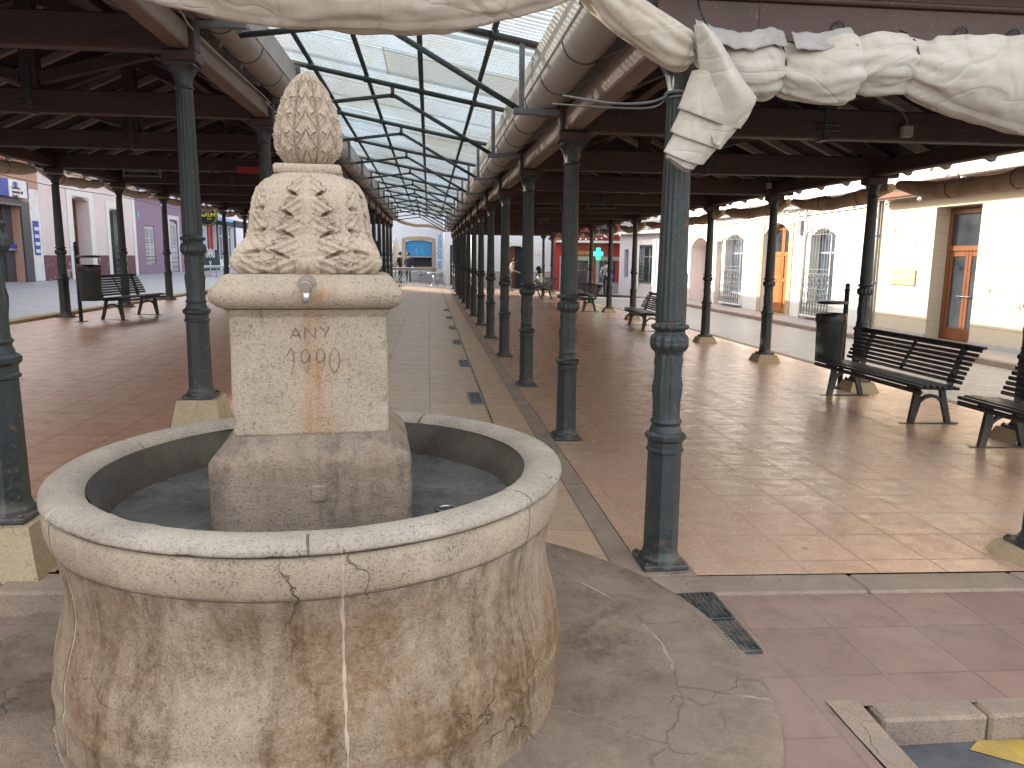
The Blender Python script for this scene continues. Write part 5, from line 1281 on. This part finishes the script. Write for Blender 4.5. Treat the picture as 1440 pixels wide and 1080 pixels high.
band(B, 'base_band', M['maroon'], LB, 0, .86, [(2.1, 4.0, 0, 3), (5.35, 7.05, 0, 3)])
pdoor(B, 2.40, 3.70, .12, 2.95, 'woodd', .42, 2); part('step', 'kerb', B, lambda k: k.bbox((2.3, -.1, -.02), (3.8, .5, .118), .01))
each('surround', 'whitew', B, [((1.95, -.035, 0), (2.347, -.002, 3.25)), ((3.753, -.035, 0), (4.15, -.002, 3.25)), ((2.347, -.036, 2.983), (3.753, -.002, 3.25)), ((5.3, -.035, 0), (5.597, -.002, 3.0)), ((6.803, -.035, 0), (7.1, -.002, 3.0)), ((5.597, -.036, 2.723), (6.803, -.002, 3.0)), ((8.1, -.03, 0), (8.4, -.002, 3.5))])
wd = window(B, 5.62, 6.78, .02, 2.68, 'steel', 'glass', .3, 1); g = grille(wd, 1.1, 2.6, 'steel', .0, 8); g.location = (5.65, .02, .06)
roof(B, LB, 4.75); eaves(B, LB, 3.95, 'whitew', .3)
B = empty('purple_house', (-12.8, 35.97, .66), POS, 'purple plastered house with white window grille and pale grille door', 'house')
LB = 6.85; ops = [(1.1, 2.35, .45, 2.25), (4.5, 5.75, .0, 2.65, .15)]; facade(LB, 4.6, ops, M['purple'], B, t=.35)
wd = window(B, 1.12, 2.33, .47, 2.2, 'white', 'glass', .22, 1); g = grille(wd, 1.15, 1.78, 'white', 0, 10); g.location = (1.15, .05, .46)
wd = window(B, 4.52, 5.73, .02, 2.6, 'white', 'glassg', .22, 1); g = grille(wd, 1.15, 2.55, 'white', .15, 9); g.location = (4.55, .06, .03)
each('surround', 'lav', B, [((4.28, -.03, 0), (4.497, -.002, 2.85)), ((5.753, -.03, 0), (5.97, -.002, 2.85)), ((4.497, -.031, 2.653), (5.753, -.002, 2.85))]); part('number_tile', 'cyan', B, lambda k: k.bbox((.25, -.02, 2.55), (.5, -.003, 2.8), .004))
roof(B, LB, 4.6); eaves(B, LB, 3.7, 'whitew', .3)
B = empty('tapas_bar', (-12.8, 42.82, .64), POS, 'bar with a red door and a TAPAS board far along the left street', 'bar')
LB = 16.0; ops = [(1.6, 4.1, .95, 2.75), (4.5, 6.2, 0, 2.9), (6.8, 8.2, .6, 2.75), (9, 10.4, .6, 2.75)]; facade(LB, 4.8, ops, M['bluew'], B, t=.35)
window(B, 1.6, 4.1, .95, 2.75, 'white', 'glassb', .15, 2); pdoor(B, 4.52, 6.18, .02, 2.85, 'red', .2, 2); window(B, 6.8, 8.2, .6, 2.75, 'white', 'glassb', .15, 1); window(B, 9, 10.4, .6, 2.75, 'white', 'glassb', .15, 1)
bd = part('menu_board', 'darkteal', B, lambda k: k.bbox((1.3, -.10, -.02), (6.3, -.02, 1.25), .01)); text('board_text', 'TAPAS\nY', .70, M['white'], bd, (4.25, -.104, .66), bold=.014)
band(B, 'shop_front', M['darkteal'], LB, 2.76, 3.2, []); band(B, 'shop_front', M['darkteal'], 11, 0, 3.1, [(1.5, 4.2, 0, 3.2), (4.45, 6.25, 0, 3.2), (6.7, 8.3, 0, 3.2), (8.9, 10.5, 0, 3.2)])
part('canopy', 'blueshut', B, lambda k: k.bbox((4.3, -.5, 2.95), (8.4, -.003, 3.15), .02)); roof(B, LB, 4.8); eaves(B, LB, 4.2, 'whitew', .3)
t = empty('round_bar_sign', (-12.25, 45.3, 3.72), 0, 'round black bar sign with yellow lettering projecting over the left street', 'sign')
part('disc', 'black', t, lambda k: k.poly([(.56*math.cos(a*.2618), .56*math.sin(a*.2618)) for a in range(24)], -.06, .06)); part('rim', 'yel', t, lambda k: k.tube([(.50*math.cos(a*.2618), -.065, .50*math.sin(a*.2618)) for a in range(25)], .010, 6, cap=False))
text('lettering', 'GaRUM', .27, M['yel'], t, (0, -.066, .05), bold=.006); text('lettering', 'BAR', .13, M['yel'], t, (.12, -.066, -.16)); part('arm', 'steel', t, lambda k: k.tube([(-.55, 0, 0), (-.5, 0, 0)], .03, 8))

# ------------------------------------------------------------------ small things: lights, cables, tables, parasol
def string_lights(name, pts, label, sag=.22, nb=9):
    t = empty(name, pts[0], 0, label, 'string lights'); o_ = Vector(pts[0]); k = MB(); spots_ = []
    for a, b in zip(pts, pts[1:]):
        a, b = Vector(a)-o_, Vector(b)-o_; P = []
        for i in range(nb*3+1):
            u = i/(nb*3); p = a.lerp(b, u); p.z -= sag*4*u*(1-u); P.append(p)
            if i % 3 == 1: spots_.append(p)
        k.tube(P, .007, 5)
    k.build('cable', M['cablew'], t)
    kb = MB(); kb.lathe([(.004, -.10), (.03, -.085), (.038, -.06), (.028, -.03), (.016, -.02), (.016, .0)], 10); b0_ = kb.build('bulb', M['bulb'], t); b0_.location = spots_[0]
    for p in spots_[1:]: b_ = b0_.copy(); COL.objects.link(b_); b_.location = p
string_lights('string_lights', [(6.5, 9.78, 2.95), (11.1, 13.4, 3.3), (6.5, 15.68, 2.75), (11.1, 20.0, 3.3), (6.5, 24.5, 2.7), (11.1, 30.0, 3.2), (6.5, 36.3, 2.7), (9.5, 39.3, 2.9)], 'string of white bulbs zigzagging over the right street')
def cable(name, P, m, label, r=.007):
    k = MB(); k.tube(crs(P, 8), r, 6); return tag(k.build(name, M[m]), label, 'cable')
cable('cable', [(-12.2, 20, 3.95), (-12.2, 27, 3.78), (-12.2, 34, 3.85), (-12.2, 42, 3.75), (-12.2, 50, 3.9)], 'cable', 'dark cable strung along the house fronts of the left street', .014)
cable('cable', [(-7.2, 14, 3.3), (-9.5, 18, 3.5), (-12.2, 23, 3.9)], 'cable', 'dark cable crossing from the left hall to the lottery shop', .012)
cable('cable', [(XL+.10, 3.8, 3.42), (XL+.10, 6.0, 3.40), (XL+.11, 6.6, 3.33), (XL+.10, 9.3, 3.36), (XL+.11, 9.5, 3.30), (XL+.10, 15, 3.37), (XL+.10, 30, 3.37)], 'cablew', 'thin pale cable clipped along the left eave beam')
t = empty('column_cable', (XR, RY[0], 2.44), 0, 'grey cable wrapped round the neck of the nearest right column', 'cable')
part('loop', 'bracket', t, lambda k: [k.tube([(.074*math.cos(a), .074*math.sin(a), .01+.006*math.sin(a*2)) for a in [i*.3 for i in range(22)]], .008, 6), k.tube([(.06*math.cos(a), .066*math.sin(a)-.01, -.008) for a in [i*.3 for i in range(22)]], .007, 6)]); part('lead', 'bracket', t, lambda k: [k.tube(crs([(-.07, -.02, 0), (-.16, .0, -.03), (-.3, .2, .0), (-.45, .8, .15)], 5), .007, 6), k.tube(crs([(-.07, -.0, -.01), (-.18, .05, -.05), (-.5, .9, .12)], 5), .005, 6)])
k = MB(); k.bbox((-3.25, 14.0, 3.02), (-2.35, 14.05, 3.13), .01); tag(k.build('red_sign_board', M['red']), 'long red board under the left hall beams behind the finial', 'sign')
for i, (x, y, z) in enumerate(((-5.28, 15.35, 3.10), (2.80, 18.44, 2.84), (4.10, 18.44, 2.86), (3.4, 24.3, 2.84))):
    t = empty('batten_lamp', (x, y, z), 0, ['unlit batten lamp on a left hall beam', 'unlit batten lamp on a right hall beam, nearer the aisle', 'unlit batten lamp on a right hall beam, nearer the street', 'unlit batten lamp on a far beam of the right hall'][i], 'lamp', 'batten lamps under the halls')
    part('tray', 'bracket', t, lambda k: [k.box((-.32, -.02, .035), (.32, .02, .05)), k.box((-.32, -.02, -.05), (.32, .02, -.035)), k.box((-.33, -.025, -.07), (-.31, .025, .10)), k.box((.31, -.025, -.07), (.33, .025, .10))]); part('tube', 'bag', t, lambda k: k.tube([(-.3, 0, 0), (.3, 0, 0)], .02, 10))
for i, (x, y, z, s_) in enumerate(((4.25, 6.72, 2.79, .05), (5.62, 12.58, 2.86, .045))):
    t = empty('junction_box', (x, y, z), 0, ['small grey junction box with curved lead on the beam behind the white awning', 'small grey junction box on the tie beam beside a street side column'][i], 'junction box')
    part('box', 'gutter', t, lambda k: k.bbox((-s_, -.03, -s_), (s_, .03, s_), .008)); part('lead', 'bracket', t, lambda k: k.tube(crs([(0, 0, s_), (-.02, 0, .12), (-.12, 0, .20), (-.3, .0, .25)], 5), .007, 6))
# chalk marks on a beam
def cafe_table(loc, label, r=.33):
    t = empty('cafe_table', loc, 0, label, 'table', 'aluminium terrace tables')
    part('table_top', 'alu', t, lambda k: k.lathe([(r-.01, .70), (r, .705), (r, .725), (r-.01, .73), (.001, .73)], 28)); part('base', 'alu', t, lambda k: [k.tube([(0, 0, .02), (0, 0, .70)], .028, 10)]+[k.tube([(0, 0, .08), (.26*math.cos(a), .26*math.sin(a), .015)], .016, 6) for a in (.8, 2.37, 3.94, 5.5)]); return t
def cafe_chair(loc, rz_, label, m='alu'):
    t = empty('cafe_chair', loc, rz_, label, 'chair', 'terrace chairs')
    part('frame', m, t, lambda k: [k.tube([(s*.22, -.2, 0), (s*.21, -.17, .45), (s*.21, .0, .64), (s*.21, .2, .66)], .013, 6) for s in (-1, 1)]+[k.tube([(s*.22, .22, 0), (s*.20, .19, .45), (s*.18, .26, .86)], .013, 6) for s in (-1, 1)]+[k.tube([(-.18, .26, .86), (0, .28, .88), (.18, .26, .86)], .013, 6)])
    part('seat', m, t, lambda k: [k.bbox((-.2, -.19+.05*i, .445), (.2, -.15+.05*i, .457), .003) for i in range(8)]); part('backrest', m, t, lambda k: [k.bar((-.19, .215+.015*i, .56+.07*i), (.19, .215+.015*i, .56+.07*i), .012, .04) for i in range(4)]); return t
SQ = lambda x: zbase(x)
cafe_table((.25, 42.2, SQ(.25)), 'small aluminium terrace table below the blue shutter')
cafe_chair((-.25, 41.3, SQ(-.2)), R(70), 'dark terrace chair, left one of two in front of the blue shuttered bar', 'steel')
cafe_chair((.62, 41.2, SQ(.6)), R(-80), 'dark terrace chair, right one of two in front of the blue shuttered bar', 'steel')
cafe_chair((1.75, 41.8, SQ(1.7)), R(-60), 'pale terrace chair nearer of two beside the far columns')
cafe_chair((2.1, 42.0, SQ(2.1)), R(100), 'pale terrace chair farther back of two beside the far columns')
# stack of folded aluminium tables
t = empty('table_stack', (-1.35, 40.6, SQ(-1.35)), 0, 'stack of folded aluminium terrace tables at the far end of the aisle', 'table stack')
part('table_tops', 'alu', t, lambda k: [k.bbox((-.62, -.30, .80+.035*i), (.58, .30, .825+.035*i), .008) for i in range(4)])
part('folding_legs', 'alu', t, lambda k: [k.tube([(-.45+.13*i, -.28, .0), (-.40+.13*i, -.28, .25), (-.25+.13*i, -.28, .55), (-.2+.13*i, -.28, .80)], .014, 6) for i in range(6)]+[k.tube([(.55, -.28, 0), (.42, -.28, .8)], .018, 6), k.tube([(-.58, -.28, 0), (-.55, -.28, .8)], .018, 6)])
t = empty('table_stack', (-10.4, 39.6, .56), R(10), 'stack of aluminium tables on the left street in front of the TAPAS board', 'table stack')
part('table_tops', 'alu', t, lambda k: [k.bbox((-.75, -.35, .40+.045*i), (.75, .35, .43+.045*i), .008) for i in range(3)]); part('folding_legs', 'alu', t, lambda k: [k.tube([(-.6+.3*i, -.3, 0), (-.55+.3*i, -.3, .4)], .018, 6) for i in range(5)])
t = empty('closed_parasol', (-1.95, 46.5, SQ(-1.9)), 0, 'closed white parasol standing left of the corner bar', 'parasol')
part('canopy', 'canvas2', t, lambda k: k.lathe([(.30, .75), (.27, 1.3), (.20, 1.9), (.12, 2.35), (.03, 2.6)], 32, fn=lambda r, z, a: r*(1+.16*math.cos(8*a)))); part('pole', 'alu', t, lambda k: k.tube([(0, 0, .05), (0, 0, 2.65)], .03, 8)); part('foot', 'kerb', t, lambda k: k.lathe([(.3, 0), (.3, .06), (.06, .10)], 20))

# ------------------------------------------------------------------ people
def person(loc, rz_, J, label, top, legs, hair='hair', hairlen=.0):
    """J: joint dict -> one skinned body; clothes by limb"""
    me = bpy.data.meshes.new('person'); names = list(J); idx = {n: i for i, n in enumerate(names)}
    E_ = [('hip', 'waist'), ('waist', 'chest'), ('chest', 'neck'), ('neck', 'chin'), ('chin', 'head'), ('head', 'crown')]
    for s in 'LR': E_ += [('hip', 'hipj'+s), ('hipj'+s, 'knee'+s), ('knee'+s, 'ank'+s), ('ank'+s, 'toe'+s), ('chest', 'sh'+s), ('sh'+s, 'elb'+s), ('elb'+s, 'wri'+s), ('wri'+s, 'palm'+s)]
    V = [J[n][:3] for n in names]; RR = [J[n][3] for n in names]
    E2 = [(idx[a], idx[b]) for a, b in E_]
    for s in 'LR':
        w_, p_ = Vector(J['wri'+s][:3]), Vector(J['palm'+s][:3]); d = (p_-w_).normalized(); sd = d.cross(Vector((0, 1, .2))).normalized()
        for q in (-1.5, -.5, .5, 1.5):
            b = len(V); V += [p_+sd*q*.017+d*.03, p_+sd*q*.02+d*(.075-abs(q)*.008)]; RR += [.009, .007]; E2 += [(idx['palm'+s], b), (b, b+1)]
        b = len(V); V += [w_+d*.04+sd*.04+Vector((0, -.01, 0)), w_+d*.075+sd*.055]; RR += [.010, .008]; E2 += [(idx['wri'+s], b), (b, b+1)]
    me.from_pydata([tuple(v) for v in V], E2, []); o_ = bpy.data.objects.new('person', me); COL.objects.link(o_)
    sk_ = o_.modifiers.new('skin', 'SKIN'); sk_.use_smooth_shade = True; o_.modifiers.new('sub', 'SUBSURF').levels = 1
    for i, r in enumerate(RR): me.skin_vertices[0].data[i].radius = (r, r*.92)
    for i in range(len(V)): me.skin_vertices[0].data[i].use_root = (i == idx['hip'])
    dg = bpy.context.evaluated_depsgraph_get(); dg.update(); ev = bpy.data.meshes.new_from_object(o_.evaluated_get(dg)); bpy.data.objects.remove(o_)
    ev.materials.clear()
    for m in ('skin', top, legs, 'black'): ev.materials.append(M[m])
    P3 = {n: Vector(J[n][:3]) for n in names}
    zones = [('head', 0), ('crown', 0), ('chin', 0), ('neck', 0), ('chest', 1), ('waist', 1)]+[(n+s, m) for s in 'LR' for n, m in (('sh', 1), ('elb', 1), ('wri', 0), ('palm', 0), ('hipj', 2), ('knee', 2), ('ank', 2), ('toe', 3))]
    for p in ev.polygons:
        c_ = p.center; p.material_index = min(zones, key=lambda q: (P3[q[0]]-c_).length)[1]; p.use_smooth = True
    b_ = bpy.data.objects.new('person', ev); COL.objects.link(b_); b_.location = loc; b_.rotation_euler.z = rz_
    tag(b_, label, 'person', 'people at the far end of the square')
    h = P3['head']; k = MB(); k.lathe([(.001, .135), (.06, .125), (.095, .085), (.108, .03), (.104, -.02), (.092, -.05)], 20, (h.x, h.y+.018, h.z)); k.build('hair', M[hair], b_)
    if hairlen: k = MB(); k.lathe([(.085, .03), (.09, -.1), (.07, -hairlen)], 14, (h.x, h.y+.05, h.z)); k.build('long_hair', M[hair], b_)
    k = MB(); k.poly([(h.y-.128, h.z-.03), (h.y-.098, h.z+.02), (h.y-.098, h.z-.035)], h.x-.012, h.x+.012, 'yz'); k.build('nose', M['skin'], b_)
    k = MB(); [k.lathe([(.001, -.01), (.011, 0), (.001, .01)], 8, (h.x+s*.033, h.y-.098, h.z+.015)) for s in (-1, 1)]; k.box((h.x-.025, h.y-.105, h.z-.062), (h.x+.025, h.y-.096, h.z-.055)); k.build('features', M['black'], b_)
    return b_
def standing(step=.0, bend=0.0, arms=0.0):
    J = {'hip': (0, 0, .93, .13), 'waist': (0, -.02-bend*.3, 1.08, .125), 'chest': (0, -bend*.55, 1.32-bend*.1, .145), 'neck': (0, -.01-bend*.8, 1.47-bend*.2, .06), 'chin': (0, -.03-bend*.95, 1.53-bend*.25, .06), 'head': (0, -.035-bend*1.05, 1.61-bend*.3, .092), 'crown': (0, -.02-bend*1.05, 1.68-bend*.3, .07)}
    for s, q in (('L', -1), ('R', 1)):
        f = step*q
        J.update({'hipj'+s: (q*.095, 0, .90, .10), 'knee'+s: (q*.10, -f*.5-.02, .50, .065), 'ank'+s: (q*.10, -f+.02, .08, .042), 'toe'+s: (q*.11, -f-.15, .035, .032),
                  'sh'+s: (q*.185, -bend*.6, 1.40-bend*.15, .06), 'elb'+s: (q*.24, .04-bend*.7+f*.4, 1.12-bend*.2, .045), 'wri'+s: (q*.23, -.05-arms*.3-bend*.9+f*.7, .90+arms*.3-bend*.1, .030), 'palm'+s: (q*.225, -.08-arms*.36-bend*.95+f*.75, .84+arms*.33-bend*.1, .028)})
    return J
def seated():
    J = {'hip': (0, .0, .52, .14), 'waist': (0, .02, .68, .125), 'chest': (0, .0, .92, .14), 'neck': (0, -.03, 1.07, .06), 'chin': (0, -.06, 1.13, .06), 'head': (0, -.07, 1.21, .092), 'crown': (0, -.055, 1.28, .07)}
    for s, q in (('L', -1), ('R', 1)):
        J.update({'hipj'+s: (q*.10, -.03, .51, .10), 'knee'+s: (q*.11, -.44, .52, .066), 'ank'+s: (q*.11, -.42, .09, .042), 'toe'+s: (q*.12, -.57, .035, .032),
                  'sh'+s: (q*.18, -.0, 1.0, .058), 'elb'+s: (q*.23, -.06, .75, .044), 'wri'+s: (q*.14, -.28, .68, .030), 'palm'+s: (q*.10, -.35, .665, .028)})
    return J
person((-1.62, 44.0, SQ(-1.6)), R(60), standing(), 'person in black with a cap standing beside the closed parasol', 'cblack', 'cblack')
person((-1.15, 44.6, SQ(-1.1)), R(-20), standing(), 'person in a dark jacket standing at the serving hatch of the corner bar', 'cnavy', 'cnavy')
person((3.95, 38.2, zr_(3.9)), R(80), standing(.08, .25, .4), 'person in a white shirt bending forward in front of the dark arched door', 'cwhite', 'cgrey')
person((4.68, 32.6, zr_(4.7)+.01), R(-82), seated(), 'woman with dark hair in a white top seated on the far bench', 'cwhite', 'cgrey', 'hair', .22)
person((8.55, 37.0, -.2), R(150), standing(.22, .04, .3), 'person in grey walking past the pharmacy window', 'cgrey', 'cblack')
